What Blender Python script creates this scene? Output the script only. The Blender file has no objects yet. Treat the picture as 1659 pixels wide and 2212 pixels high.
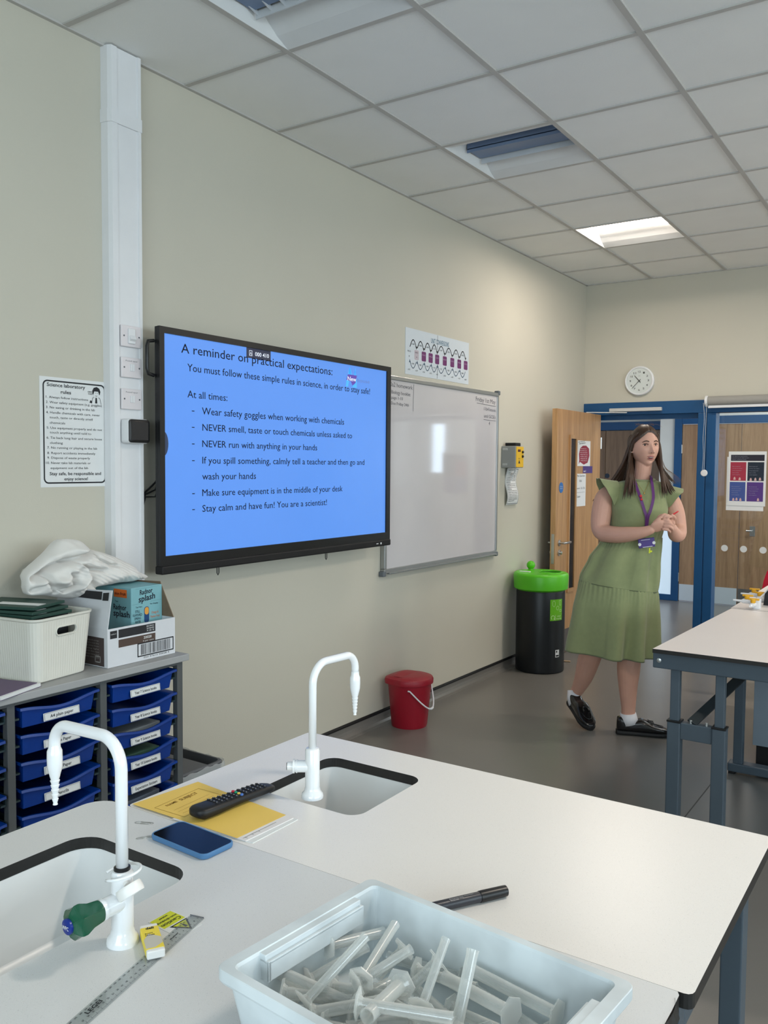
import bpy, bmesh, math, random
from mathutils import Vector, Matrix, Quaternion, noise
random.seed(7)
PI = math.pi
R = math.radians
SC = bpy.context.scene
COL = SC.collection

# ------------------------------------------------------------------ camera
cam_d = bpy.data.cameras.new('camera')
cam = bpy.data.objects.new('camera', cam_d)
COL.objects.link(cam)
SC.camera = cam
cam_d.sensor_fit = 'HORIZONTAL'
cam_d.sensor_width = 36.0
cam_d.lens = 36.0 * 1859.37 / 1659.0
cam_d.clip_start = 0.05
cam_d.clip_end = 100
YAW, PITCH, ROLL = -0.588264, -0.054104, 0.007594
fw = Vector((math.sin(YAW)*math.cos(PITCH), math.cos(YAW)*math.cos(PITCH), math.sin(PITCH)))
r0 = Vector((math.cos(YAW), -math.sin(YAW), 0))
u0 = r0.cross(fw)
rr = r0*math.cos(ROLL) + u0*math.sin(ROLL)
uu = -r0*math.sin(ROLL) + u0*math.cos(ROLL)
m = Matrix(((rr.x, uu.x, -fw.x), (rr.y, uu.y, -fw.y), (rr.z, uu.z, -fw.z)))
cam.matrix_world = Matrix.Translation((2.8256, -2.0611, 1.5381)) @ m.to_4x4()

# ------------------------------------------------------------------ world, light, exposure
w = bpy.data.worlds.new('daylight')
SC.world = w
w.use_nodes = True
bg = w.node_tree.nodes['Background']
bg.inputs[0].default_value = (0.62, 0.75, 0.95, 1)
bg.inputs[1].default_value = 0.9
SC.view_settings.view_transform = 'Standard'
SC.view_settings.look = 'None'
SC.view_settings.exposure = 0.0
SC.view_settings.gamma = 1.0
SC.view_settings.use_curve_mapping = False

def area(name, loc, direction, sx, sy, power, col):
    d = bpy.data.lights.new(name, 'AREA')
    d.shape = 'RECTANGLE'; d.size = sx; d.size_y = sy
    d.energy = power; d.color = col
    o = bpy.data.objects.new(name, d)
    COL.objects.link(o)
    o.location = loc
    o.rotation_euler = Vector(direction).to_track_quat('-Z', 'Y').to_euler()
    return o

DAY = (0.80, 0.91, 1.0)
WARM = (1.0, 0.88, 0.76)
XR, YB, YF, ZC = 7.8, -4.6, 5.405, 3.15
# daylight standing in the windows of the right-hand and the rear wall (neither is in the frame)
for i, (y0, y1) in enumerate(((-4.0, -1.6), (-1.0, 1.4), (2.0, 4.4))):
    area('window_daylight', (XR+0.14, (y0+y1)/2, 1.85), (-1, 0, -0.05), y1-y0, 1.7, (120, 100, 60)[i], DAY)
area('window_daylight', (3.4, YB-0.14, 1.85), (0, 1, -0.05), 3.4, 1.7, 135, DAY)
CORRIDOR_W = 45
LAMP_W = 30

# ------------------------------------------------------------------ materials
def srgb(c):
    f = lambda v: v/12.92 if v <= .04045 else ((v+.055)/1.055)**2.4
    return tuple(f(x/255.0) for x in c) + (1,)
MATS = {}
def mat(name, col, rough=.5, metal=0, spec=.5, bump=0, bscale=50, var=0, vscale=8, coat=0, emit=None, estr=0,
        alpha=1, trans=0, sheen=0, stretch=None, ior=1.45):
    if name in MATS: return MATS[name]
    M = bpy.data.materials.new(name); M.use_nodes = True
    nt = M.node_tree; p = nt.nodes['Principled BSDF']
    c = srgb(col)
    p.inputs['Base Color'].default_value = c
    p.inputs['Roughness'].default_value = rough
    p.inputs['Metallic'].default_value = metal
    p.inputs['Specular IOR Level'].default_value = spec
    p.inputs['Coat Weight'].default_value = coat
    p.inputs['Alpha'].default_value = alpha
    p.inputs['Transmission Weight'].default_value = trans
    p.inputs['Sheen Weight'].default_value = sheen
    p.inputs['IOR'].default_value = ior
    if emit:
        p.inputs['Emission Color'].default_value = srgb(emit)
        p.inputs['Emission Strength'].default_value = estr
    tc = nt.nodes.new('ShaderNodeTexCoord')
    src = tc.outputs['Object']
    if stretch:
        mp = nt.nodes.new('ShaderNodeMapping'); mp.inputs['Scale'].default_value = stretch
        nt.links.new(src, mp.inputs[0]); src = mp.outputs[0]
    n = nt.nodes.new('ShaderNodeTexNoise'); n.inputs['Scale'].default_value = vscale; n.inputs['Detail'].default_value = 3
    nt.links.new(src, n.inputs['Vector'])
    mx = nt.nodes.new('ShaderNodeMixRGB'); mx.blend_type = 'MULTIPLY'
    k = max(0.0, 1 - (var if var else .03))
    rp = nt.nodes.new('ShaderNodeValToRGB')
    rp.color_ramp.elements[0].position = .35; rp.color_ramp.elements[1].position = .65
    rp.color_ramp.elements[0].color = (k, k, k, 1); rp.color_ramp.elements[1].color = (1, 1, 1, 1)
    nt.links.new(n.outputs['Fac'], rp.inputs[0])
    mx.inputs[0].default_value = 1; mx.inputs[1].default_value = c
    nt.links.new(rp.outputs[0], mx.inputs[2]); nt.links.new(mx.outputs[0], p.inputs['Base Color'])
    if bump:
        n2 = nt.nodes.new('ShaderNodeTexNoise'); n2.inputs['Scale'].default_value = bscale
        nt.links.new(src, n2.inputs['Vector'])
        b = nt.nodes.new('ShaderNodeBump'); b.inputs['Strength'].default_value = bump; b.inputs['Distance'].default_value = .002
        nt.links.new(n2.outputs['Fac'], b.inputs['Height']); nt.links.new(b.outputs[0], p.inputs['Normal'])
    MATS[name] = M
    return M

def wood(name, c1, c2, rough=.38, scale=(14, 14, .9)):
    M = bpy.data.materials.new(name); M.use_nodes = True
    nt = M.node_tree; p = nt.nodes['Principled BSDF']; p.inputs['Roughness'].default_value = rough
    tc = nt.nodes.new('ShaderNodeTexCoord'); mp = nt.nodes.new('ShaderNodeMapping'); mp.inputs['Scale'].default_value = scale
    nt.links.new(tc.outputs['Object'], mp.inputs[0])
    n = nt.nodes.new('ShaderNodeTexNoise'); n.inputs['Scale'].default_value = 1.6; n.inputs['Detail'].default_value = 6; n.inputs['Distortion'].default_value = .7
    n2 = nt.nodes.new('ShaderNodeTexNoise'); n2.inputs['Scale'].default_value = 9; n2.inputs['Detail'].default_value = 4
    nt.links.new(mp.outputs[0], n.inputs['Vector']); nt.links.new(mp.outputs[0], n2.inputs['Vector'])
    ad = nt.nodes.new('ShaderNodeMixRGB'); ad.inputs[0].default_value = .35
    nt.links.new(n.outputs['Fac'], ad.inputs[1]); nt.links.new(n2.outputs['Fac'], ad.inputs[2])
    rp = nt.nodes.new('ShaderNodeValToRGB')
    rp.color_ramp.elements[0].position = .36; rp.color_ramp.elements[1].position = .64
    rp.color_ramp.elements[0].color = srgb(c1); rp.color_ramp.elements[1].color = srgb(c2)
    nt.links.new(ad.outputs[0], rp.inputs[0]); nt.links.new(rp.outputs[0], p.inputs['Base Color'])
    MATS[name] = M
    return M

def speckle(name, base, dark, light, scale, rough, sp=.5, big=.05):
    """laminate / vinyl with fine flecks"""
    M = bpy.data.materials.new(name); M.use_nodes = True
    nt = M.node_tree; p = nt.nodes['Principled BSDF']; p.inputs['Roughness'].default_value = rough
    p.inputs['Specular IOR Level'].default_value = sp
    tc = nt.nodes.new('ShaderNodeTexCoord')
    v = nt.nodes.new('ShaderNodeTexNoise'); v.inputs['Scale'].default_value = scale; v.inputs['Detail'].default_value = 2
    v2 = nt.nodes.new('ShaderNodeTexNoise'); v2.inputs['Scale'].default_value = scale*1.7
    v3 = nt.nodes.new('ShaderNodeTexNoise'); v3.inputs['Scale'].default_value = 1.3; v3.inputs['Detail'].default_value = 4
    for q in (v, v2, v3): nt.links.new(tc.outputs['Object'], q.inputs['Vector'])
    r1 = nt.nodes.new('ShaderNodeValToRGB'); r1.color_ramp.elements[0].position = .66; r1.color_ramp.elements[1].position = .72
    r2 = nt.nodes.new('ShaderNodeValToRGB'); r2.color_ramp.elements[0].position = .60; r2.color_ramp.elements[1].position = .70
    nt.links.new(v.outputs['Fac'], r1.inputs[0]); nt.links.new(v2.outputs['Fac'], r2.inputs[0])
    a = nt.nodes.new('ShaderNodeMixRGB'); a.inputs[1].default_value = srgb(base); a.inputs[2].default_value = srgb(light)
    nt.links.new(r2.outputs[0], a.inputs[0])
    b = nt.nodes.new('ShaderNodeMixRGB'); b.inputs[2].default_value = srgb(dark)
    nt.links.new(a.outputs[0], b.inputs[1]); nt.links.new(r1.outputs[0], b.inputs[0])
    c = nt.nodes.new('ShaderNodeMixRGB'); c.blend_type = 'MULTIPLY'; c.inputs[0].default_value = 1
    r3 = nt.nodes.new('ShaderNodeValToRGB'); r3.color_ramp.elements[0].position = .35; r3.color_ramp.elements[1].position = .65
    k = 1-big; r3.color_ramp.elements[0].color = (k, k, k, 1)
    nt.links.new(v3.outputs['Fac'], r3.inputs[0]); nt.links.new(b.outputs[0], c.inputs[1]); nt.links.new(r3.outputs[0], c.inputs[2])
    nt.links.new(c.outputs[0], p.inputs['Base Color'])
    MATS[name] = M
    return M

def glassy(name, tint=(1, 1, 1), gloss=.12, rough=.02, frost=0.0):
    M = bpy.data.materials.new(name); M.use_nodes = True
    nt = M.node_tree; nt.nodes.remove(nt.nodes['Principled BSDF'])
    out = nt.nodes['Material Output']
    t = nt.nodes.new('ShaderNodeBsdfTransparent'); t.inputs[0].default_value = (*tint, 1)
    g = nt.nodes.new('ShaderNodeBsdfGlossy'); g.inputs['Roughness'].default_value = rough
    lw = nt.nodes.new('ShaderNodeLayerWeight'); lw.inputs[0].default_value = .5
    pw = nt.nodes.new('ShaderNodeMath'); pw.operation = 'POWER'; pw.inputs[1].default_value = 3.5; nt.links.new(lw.outputs['Facing'], pw.inputs[0])
    fr = nt.nodes.new('ShaderNodeMapRange'); fr.inputs[3].default_value = .045; fr.inputs[4].default_value = .7; nt.links.new(pw.outputs[0], fr.inputs[0])
    mx = nt.nodes.new('ShaderNodeMixShader')
    nt.links.new(fr.outputs[0], mx.inputs[0]); nt.links.new(t.outputs[0], mx.inputs[1]); nt.links.new(g.outputs[0], mx.inputs[2])
    last = mx
    if frost:
        d = nt.nodes.new('ShaderNodeBsdfDiffuse'); d.inputs[0].default_value = (.85, .88, .88, 1)
        m2 = nt.nodes.new('ShaderNodeMixShader'); m2.inputs[0].default_value = frost
        nt.links.new(mx.outputs[0], m2.inputs[1]); nt.links.new(d.outputs[0], m2.inputs[2]); last = m2
    nt.links.new(last.outputs[0], out.inputs[0])
    MATS[name] = M
    return M

WALL = mat('wall_paint', (196, 192, 178), .75, bump=.15, bscale=180, var=.035, vscale=.9)
WALLC = mat('corridor_wall_paint', (226, 226, 220), .7, bump=.1, bscale=180)
TILE = mat('ceiling_tile', (236, 237, 235), .9, bump=.25, bscale=260, var=.03, vscale=3)
GRID = mat('ceiling_grid', (186, 184, 180), .55)
FLOOR = speckle('floor_vinyl', (118, 115, 110), (96, 94, 90), (132, 128, 124), 420, .28, .5, .10)
BLACK = mat('black_plastic', (20, 21, 23), .35)
BLACKM = mat('black_matt', (16, 16, 18), .6)
BENCHF = speckle('bench_laminate', (232, 229, 225), (206, 205, 203), (242, 240, 238), 620, .33, .5, .03)
BENCHN = speckle('bench_laminate_grey', (214, 215, 215), (188, 189, 189), (226, 226, 225), 620, .36, .5, .03)
TABLE = speckle('table_laminate', (226, 220, 216), (206, 201, 198), (232, 228, 224), 300, .33, .5, .03)
EDGE = mat('laminate_core', (34, 33, 32), .45, var=.2, vscale=90)
STEEL = mat('powder_steel', (72, 84, 94), .42, bump=.08, bscale=400)
GREYM = mat('grey_frame', (84, 87, 88), .45)
BLUEF = mat('blue_frame', (20, 76, 124), .38, var=.05)
BLUET = mat('blue_tray', (4, 54, 136), .3, var=.06, vscale=20)
WHITE = mat('white_plastic', (225, 226, 228), .35)
TAPW = mat('tap_enamel', (236, 238, 240), .16, coat=.5, bump=.04, bscale=90)
PAPER = mat('paper', (222, 224, 224), .7)
INK = mat('ink', (22, 24, 30), .6)
GREYINK = mat('grey_ink', (96, 98, 104), .6)
CHROME = mat('brushed_steel', (190, 190, 188), .28, metal=1, var=.05)
ALU = mat('aluminium', (168, 170, 170), .38, metal=.85)
OAK = wood('oak_veneer', (158, 118, 76), (188, 146, 100))
OAKD = wood('oak_veneer_corridor', (140, 108, 78), (170, 136, 102))
GLASS = glassy('window_glass', (.96, .98, .97))
FROST = glassy('frosted_dot', frost=.55)

# ------------------------------------------------------------------ mesh helpers
class MB:
    def __init__(s): s.bm = bmesh.new()
    def quad(s, pts, mi=0):
        f = s.bm.faces.new([s.bm.verts.new(p) for p in pts]); f.material_index = mi; return f
    def box(s, a, b, bev=0, mi=0, seg=2, M=None):
        x0, y0, z0 = [min(p, q) for p, q in zip(a, b)]; x1, y1, z1 = [max(p, q) for p, q in zip(a, b)]
        v = [s.bm.verts.new((x, y, z)) for x in (x0, x1) for y in (y0, y1) for z in (z0, z1)]
        fs = [s.bm.faces.new([v[i] for i in q]) for q in ((0, 1, 3, 2), (4, 6, 7, 5), (0, 4, 5, 1), (2, 3, 7, 6), (0, 2, 6, 4), (1, 5, 7, 3))]
        for f in fs: f.material_index = mi
        allv = list(v)
        if bev:
            es = list({e for f in fs for e in f.edges})
            res = bmesh.ops.bevel(s.bm, geom=es, offset=bev, segments=seg, affect='EDGES', profile=.5, clamp_overlap=True)
            allv = list({q for f in res['faces'] for q in f.verts} | {q for q in v if q.is_valid})
            for f in res['faces']: f.material_index = mi
        if M is not None: bmesh.ops.transform(s.bm, matrix=M, verts=[q for q in allv if q.is_valid])
        return s
    def ring_faces(s, rings, closed=True, cap0=True, cap1=True, mi=0):
        n = len(rings[0])
        for A, B in zip(rings[:-1], rings[1:]):
            for i in range(n if closed else n-1):
                j = (i+1) % n
                try: s.bm.faces.new((A[i], A[j], B[j], B[i])).material_index = mi
                except ValueError: pass
        if closed and cap0: s.bm.faces.new(list(reversed(rings[0]))).material_index = mi
        if closed and cap1: s.bm.faces.new(rings[-1]).material_index = mi
    def loft(s, rings, closed=True, cap0=True, cap1=True, mi=0):
        s.ring_faces([[s.bm.verts.new(p) for p in r] for r in rings], closed, cap0, cap1, mi); return s
    def tube(s, path, rad, seg=12, cap=True, mi=0, closed=False):
        path = [Vector(p) for p in path]; n = len(path)
        if not hasattr(rad, '__len__'): rad = [rad]*n
        rings = []; t0 = None; nrm = None
        for i, p in enumerate(path):
            if closed: t = (path[(i+1) % n]-path[i-1]).normalized()
            else: t = ((path[min(i+1, n-1)]-path[max(i-1, 0)])).normalized()
            if nrm is None:
                nrm = t.orthogonal().normalized()
            else:
                nrm = (t0.rotation_difference(t) @ nrm); nrm = (nrm - t*nrm.dot(t)).normalized()
            t0 = t; b = t.cross(nrm)
            rings.append([s.bm.verts.new(p + (nrm*math.cos(2*PI*k/seg)+b*math.sin(2*PI*k/seg))*rad[i]) for k in range(seg)])
        if closed: rings.append(rings[0]); cap = False
        s.ring_faces(rings, True, cap, cap, mi); return s
    def cyl(s, a, b, r, r2=None, seg=20, mi=0, cap=True): return s.tube([a, b], [r, r if r2 is None else r2], seg, cap, mi)
    def lathe(s, prof, c=(0, 0, 0), axis=(0, 0, 1), seg=24, mi=0, cap0=True, cap1=True):
        q = Vector((0, 0, 1)).rotation_difference(Vector(axis).normalized()); c = Vector(c)
        s.loft([[c + q @ Vector((r*math.cos(2*PI*k/seg), r*math.sin(2*PI*k/seg), z)) for k in range(seg)] for r, z in prof], True, cap0, cap1, mi)
        return s
    def plate(s, outer, holes, z0, z1, mi=0, mside=None):
        """flat slab with holes; outlines are lists of (x, y)"""
        mside = mi if mside is None else mside
        for z in (z1, z0):
            es = []
            for lp in [outer]+holes:
                vs = [s.bm.verts.new((x, y, z)) for x, y in lp]
                es += [s.bm.edges.new((vs[i], vs[(i+1) % len(vs)])) for i in range(len(vs))]
            r = bmesh.ops.triangle_fill(s.bm, edges=es, use_beauty=True, normal=(0, 0, 1))
            for f in r['geom']:
                if isinstance(f, bmesh.types.BMFace): f.material_index = mi
        for lp in [outer]+holes:
            n = len(lp)
            for i in range(n):
                a, b = lp[i], lp[(i+1) % n]
                s.quad([(a[0], a[1], z0), (b[0], b[1], z0), (b[0], b[1], z1), (a[0], a[1], z1)], mside)
        bmesh.ops.remove_doubles(s.bm, verts=s.bm.verts, dist=1e-6)
        return s
    def prism(s, poly, z0, z1, mi=0, M=None):
        a = [s.bm.verts.new((x, y, z0)) for x, y in poly]; b = [s.bm.verts.new((x, y, z1)) for x, y in poly]
        s.ring_faces([a, b], True, True, True, mi)
        if M is not None: bmesh.ops.transform(s.bm, matrix=M, verts=a+b)
        return s
    def sphere(s, c, r, seg=16, rings=10, scale=(1, 1, 1), mi=0):
        Mx = Matrix.Translation(c) @ Matrix.Diagonal((*[r*k for k in scale], 1))
        g = bmesh.ops.create_uvsphere(s.bm, u_segments=seg, v_segments=rings, radius=1, matrix=Mx)
        for v in g['verts']:
            for f in v.link_faces: f.material_index = mi
        return s

def rrect(x0, y0, x1, y1, r, n=6):
    pts = []
    for cx, cy, a in ((x1-r, y0+r, -90), (x1-r, y1-r, 0), (x0+r, y1-r, 90), (x0+r, y0+r, 180)):
        for i in range(n+1):
            t = R(a+90*i/n); pts.append((cx+r*math.cos(t), cy+r*math.sin(t)))
    return pts

def build(name, mb, mats, parent=None, smooth=False, local=False, kind=None, label=None, angle=35):
    """one mesh object; vertices are in world space unless local, and are moved into the parent's frame"""
    bm = mb.bm if isinstance(mb, MB) else mb
    bmesh.ops.recalc_face_normals(bm, faces=bm.faces)
    if parent is not None and not local:
        bmesh.ops.transform(bm, matrix=wmat(parent).inverted(), verts=bm.verts)
    me = bpy.data.meshes.new(name); bm.to_mesh(me); bm.free()
    for mm in (mats if isinstance(mats, (list, tuple)) else [mats]): me.materials.append(mm)
    o = bpy.data.objects.new(name, me); COL.objects.link(o)
    if parent is not None: o.parent = parent
    if smooth:
        for p in me.polygons: p.use_smooth = True
        if angle < 180: me.set_sharp_from_angle(angle=R(angle))
    if kind: o['kind'] = kind
    if label: o['label'] = label
    return o
def wmat(o):
    M = Matrix.LocRotScale(o.location, o.rotation_euler.to_quaternion(), o.scale)
    return wmat(o.parent) @ M if o.parent else M
def tag(o, label, cat, group=None, kind=None):
    o['label'] = label; o['category'] = cat
    if group: o['group'] = group
    if kind: o['kind'] = kind
    return o
def thing(name, label, cat, loc=(0, 0, 0), rz=0, group=None, rot=None):
    o = bpy.data.objects.new(name, None); COL.objects.link(o)
    o.empty_display_size = .05
    o.location = loc; o.rotation_euler = rot if rot else (0, 0, rz)
    return tag(o, label, cat, group)
def struct(name, mb, mats, **k): return build(name, mb, mats, kind='structure', **k)
def copy_tree(src, parent=None):
    c = src.copy(); COL.objects.link(c)
    if parent is not None: c.parent = parent
    for ch in list(src.children): copy_tree(ch, c)
    return c

_capH = [None]
def raw_text(s, bold=0):
    cu = bpy.data.curves.new('t', 'FONT'); cu.body = s; cu.resolution_u = 2; cu.offset = bold
    o = bpy.data.objects.new('t', cu)
    me = bpy.data.meshes.new_from_object(o)
    bpy.data.objects.remove(o); bpy.data.curves.remove(cu)
    return me
def add_text(mb, s, org, right, up, width=None, cap=.01, bold=0, mi=0, off=.0006, align='L'):
    """flat lettering: org = baseline start, letters scaled to the cap height and the line width"""
    if _capH[0] is None:
        h = raw_text('H'); _capH[0] = max(v.co.y for v in h.vertices)
    me = raw_text(s, bold)
    if not me.vertices: return mb
    xs = [v.co.x for v in me.vertices]; x0, x1 = min(xs), max(xs)
    sy = cap/_capH[0]; sx = (width/(x1-x0)) if width else sy*.86
    right = Vector(right).normalized(); up = Vector(up).normalized(); nn = right.cross(up); org = Vector(org)
    if align == 'C': org = org - right*(x1-x0)*sx/2
    if align == 'R': org = org - right*(x1-x0)*sx
    vs = [mb.bm.verts.new(org + right*(v.co.x-x0)*sx + up*v.co.y*sy + nn*off) for v in me.vertices]
    for p in me.polygons:
        try: mb.bm.faces.new([vs[i] for i in p.vertices]).material_index = mi
        except ValueError: pass
    bpy.data.meshes.remove(me)
    return mb
def flat(mb, org, right, up, w, h, off=.0004, mi=0, r=0):
    """flat printed patch: org = lower left corner"""
    right = Vector(right).normalized(); up = Vector(up).normalized(); nn = right.cross(up); org = Vector(org)+nn*off
    pts = rrect(0, 0, w, h, r, 4) if r else [(0, 0), (w, 0), (w, h), (0, h)]
    mb.bm.faces.new([mb.bm.verts.new(org+right*x+up*y) for x, y in pts]).material_index = mi
    return mb
def poly3(mb, pts, org, right, up, off=.0006, mi=0):
    right = Vector(right).normalized(); up = Vector(up).normalized(); nn = right.cross(up); org = Vector(org)+nn*off
    mb.bm.faces.new([mb.bm.verts.new(org+right*x+up*y) for x, y in pts]).material_index = mi
    return mb
def stroke(mb, pts, wd, org, right, up, off=.0007, mi=0):
    """thin flat line through 2D points"""
    for (x0, y0), (x1, y1) in zip(pts[:-1], pts[1:]):
        d = Vector((x1-x0, y1-y0)); 
        if d.length < 1e-6: continue
        n = Vector((-d.y, d.x)).normalized()*wd/2; e = d.normalized()*wd*.3
        poly3(mb, [(x0-n.x-e.x, y0-n.y-e.y), (x1-n.x+e.x, y1-n.y+e.y), (x1+n.x+e.x, y1+n.y+e.y), (x0+n.x-e.x, y0+n.y-e.y)], org, right, up, off, mi)
    return mb
X, Y, Z = Vector((1, 0, 0)), Vector((0, 1, 0)), Vector((0, 0, 1))

# ================================================================== THE ROOM
m = MB(); m.box((-.15, YB-.15, -.2), (XR+.15, YF+.15, 0)); struct('floor', m, FLOOR)
m = MB(); m.box((-3, YF+.15, -.2), (6.5, 9.2, 0)); struct('floor_corridor', m, FLOOR)
m = MB(); m.box((-.15, YB, 0), (0, YF+.15, ZC+.25)); struct('wall_left', m, WALL)
# far wall: solid above the door head and beyond the glazed screen
HZ = 2.085
m = MB()
m.box((0, YF, HZ), (XR, YF+.15, ZC+.25)); m.box((3.3, YF, 0), (XR, YF+.15, HZ)); struct('wall_far', m, WALL)
m = MB()
wy = ((-4.0, -1.6), (-1.0, 1.4), (2.0, 4.4))
m.box((XR, YB, 0), (XR+.15, YF, 1.0)); m.box((XR, YB, 2.7), (XR+.15, YF, ZC+.25))
for a, b in ((YB, -4.0), (-1.6, -1.0), (1.4, 2.0), (4.4, YF)): m.box((XR, a, 1.0), (XR+.15, b, 2.7))
struct('wall_right', m, WALL)
m = MB()
m.box((0, YB-.15, 0), (XR, YB, 1.0)); m.box((0, YB-.15, 2.7), (XR, YB, ZC+.25)); m.box((0, YB-.15, 1.0), (1.7, YB, 2.7)); m.box((5.1, YB-.15, 1.0), (XR, YB, 2.7))
struct('wall_rear', m, WALL)
def window(name, c0, c1, horiz):
    f = MB(); g = MB(); (x0, y0, z0), (x1, y1, z1) = c0, c1
    n = 3
    if horiz == 'y':
        xm = (x0+x1)/2
        for i in range(n+1):
            t = y0+(y1-y0)*i/n; f.box((xm-.03, t-.03, z0), (xm+.03, t+.03, z1))
        f.box((xm-.03, y0, z0), (xm+.03, y1, z0+.05)); f.box((xm-.03, y0, z1-.05), (xm+.03, y1, z1))
        g.box((xm-.004, y0, z0), (xm+.004, y1, z1))
    else:
        ym = (y0+y1)/2
        for i in range(n+1):
            t = x0+(x1-x0)*i/n; f.box((t-.03, ym-.03, z0), (t+.03, ym+.03, z1))
        f.box((x0, ym-.03, z0), (x1, ym+.03, z0+.05)); f.box((x0, ym-.03, z1-.05), (x1, ym+.03, z1))
        g.box((x0, ym-.004, z0), (x1, ym+.004, z1))
    o = struct(name, f, WHITE); build('pane', g, GLASS, o)
for i, (a, b) in enumerate(wy): window('window_%d' % (i+2), (XR, a, 1.0), (XR+.1, b, 2.7), 'y')
window('window_5', (1.7, YB-.1, 1.0), (5.1, YB, 2.7), 'x')

# ceiling: tiles in an exposed grid, holes left open over the recessed lights
GX0 = .581
LIT = [(0, 6), (4, 6), (8, 6), (4, 0)]
UNLIT = [(0, 0), (0, 3), (4, 3), (8, 0), (8, 3), (0, -3), (4, -3), (8, -3)]
holes = set(LIT+UNLIT)
m = MB(); s_ = .012
xl = [0]+[GX0+.6*i for i in range(12)]+[XR]
yl = [YB]+[.6*k for k in range(-7, 9)]+[YF]
for i in range(len(xl)-1):
    for j in range(len(yl)-1):
        k = j-8+0
        if (i-1, j-8) in holes: continue
        m.box((xl[i]+s_, yl[j]+s_, ZC+.006), (xl[i+1]-s_, yl[j+1]-s_, ZC+.02), mi=0)
for x in xl: m.box((x-s_, YB, ZC-.001), (x+s_, YF, ZC+.022), mi=1)
for y in yl: m.box((0, y-s_, ZC), (XR, y+s_, ZC+.0215), mi=1)
m.box((0, YB, ZC-.002), (.018, YF, ZC+.006), mi=1); m.box((0, YF-.018, ZC-.002), (XR, YF, ZC+.006), mi=1)
struct('ceiling', m, [TILE, GRID])
m = MB(); m.box((-.15, YB-.15, ZC+.25), (XR+.15, YF+.15, ZC+.35)); struct('trim_roof_slab', m, WALLC)

# coved skirting: floor vinyl turned up the wall under a black capping strip
def cove(name, a, b, n):
    a, b, n = Vector(a), Vector(b), Vector(n)
    mm = MB(); prof = [(.0, .066), (.004, .066), (.0045, .035), (.009, .018), (.02, .006), (.04, .0005), (.04, 0), (0, 0)]
    mm.loft([[p+n*d+Z*h for d, h in prof] for p in (a, b)], mi=0)
    prof = [(0, .064), (.010, .064), (.010, .072), (.006, .080), (0, .080)]
    mm.loft([[p+n*d+Z*h for d, h in prof] for p in (a, b)], mi=1)
    struct(name, mm, [FLOOR, BLACKM])
cove('baseboard_left', (0, YB, 0), (0, YF, 0), (1, 0, 0))
cove('baseboard_far', (3.3, YF, 0), (XR, YF, 0), (0, -1, 0))
cove('baseboard_right', (XR, YB, 0), (XR, YF, 0), (-1, 0, 0))
cove('baseboard_rear', (0, YB, 0), (XR, YB, 0), (0, 1, 0))
# faint welded seam in the vinyl
m = MB(); m.box((1.872, .6, 0), (1.877, 2.4, .0008)); struct('trim_floor_weld', m, mat('weld', (80, 77, 75), .6))

# ---- blue door frame and glazed screen in the far wall
FY0, FY1 = YF-.012, YF+.11
m = MB()
m.box((0, FY0, 1.995), (3.3, FY1, HZ+.018), .004)           # head
m.box((0.0, FY0, 0), (.075, FY1, 1.995), .004)              # hinge jamb by the corner
m.box((.995, FY0, 0), (1.062, FY1, 1.995), .004)            # mullion, door side
m.box((1.070, FY0-.004, 0), (1.142, FY1, 1.995), .004)      # mullion, screen side
m.box((1.062, FY0+.01, 0), (1.070, FY1-.01, 1.995))
m.box((3.22, FY0, 0), (3.3, FY1, 1.995), .004)
m.box((2.18, FY0, .09), (2.25, FY1, 1.995), .004)
m.box((1.142, FY0, 0), (3.22, FY1, .09), .004)
m.box((.075, YF+.045, 1.955), (.995, YF+.075, 1.995))       # door stop
struct('trim_blue_screen_frame', m, BLUEF)
m = MB(); m.box((1.142, YF+.04, .09), (2.18, YF+.048, 1.995)); m.box((2.25, YF+.04, .09), (3.22, YF+.048, 1.995))
w1 = struct('window_1', m, GLASS)
for i in range(7):
    d = MB(); cx = 1.225+.149*i
    d.lathe([(.027, 0), (.027, .0008)], (cx, YF+.039, .873), (0, -1, 0), 24)
    build('frosted_dot', d, FROST, w1)

# ---- open classroom door, hinged at the corner and lying back towards the left wall
d1 = struct('door_1', MB().box((.118, 4.40, .008), (.162, 5.392, 2.0), .0015), OAK)
DX = .162
m = MB()   # vision panel beading
py0, py1, pz0, pz1 = 4.655, 4.815, .50, 1.80
m.plate([(py0, pz0), (py1, pz0), (py1, pz1), (py0, pz1)], [[(py0+.022, pz0+.03), (py1-.022, pz0+.03), (py1-.022, pz1-.03), (py0+.022, pz1-.03)]], DX-.002, DX+.012)
bmesh.ops.transform(m.bm, matrix=Matrix(((0, 0, 1, 0), (1, 0, 0, 0), (0, 1, 0, 0), (0, 0, 0, 1))), verts=m.bm.verts)
build('vision_panel_bead', m, OAK, d1)
build('vision_panel_glass', MB().box((DX-.001, py0+.022, pz0+.03), (DX+.003, py1-.022, pz1-.03)), mat('dark_glass', (38, 36, 34), .08), d1)
m = MB(); m.box((DX, 4.402, .012), (DX+.0015, 5.39, .20)); build('kick_plate', m, mat('grey_kick_plate', (96, 92, 90), .4, metal=.3), d1)
m = MB()
m.lathe([(.026, 0), (.026, .008), (.02, .010), (.010, .011), (.010, .045)], (DX, 4.475, .925), (1, 0, 0), 20)
m.tube([(DX+.04, 4.475, .925), (DX+.047, 4.482, .925), (DX+.05, 4.50, .925), (DX+.05, 4.60, .925), (DX+.046, 4.61, .925)], .0095, 12)
build('door_handle', m, CHROME, d1, smooth=True)
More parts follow.
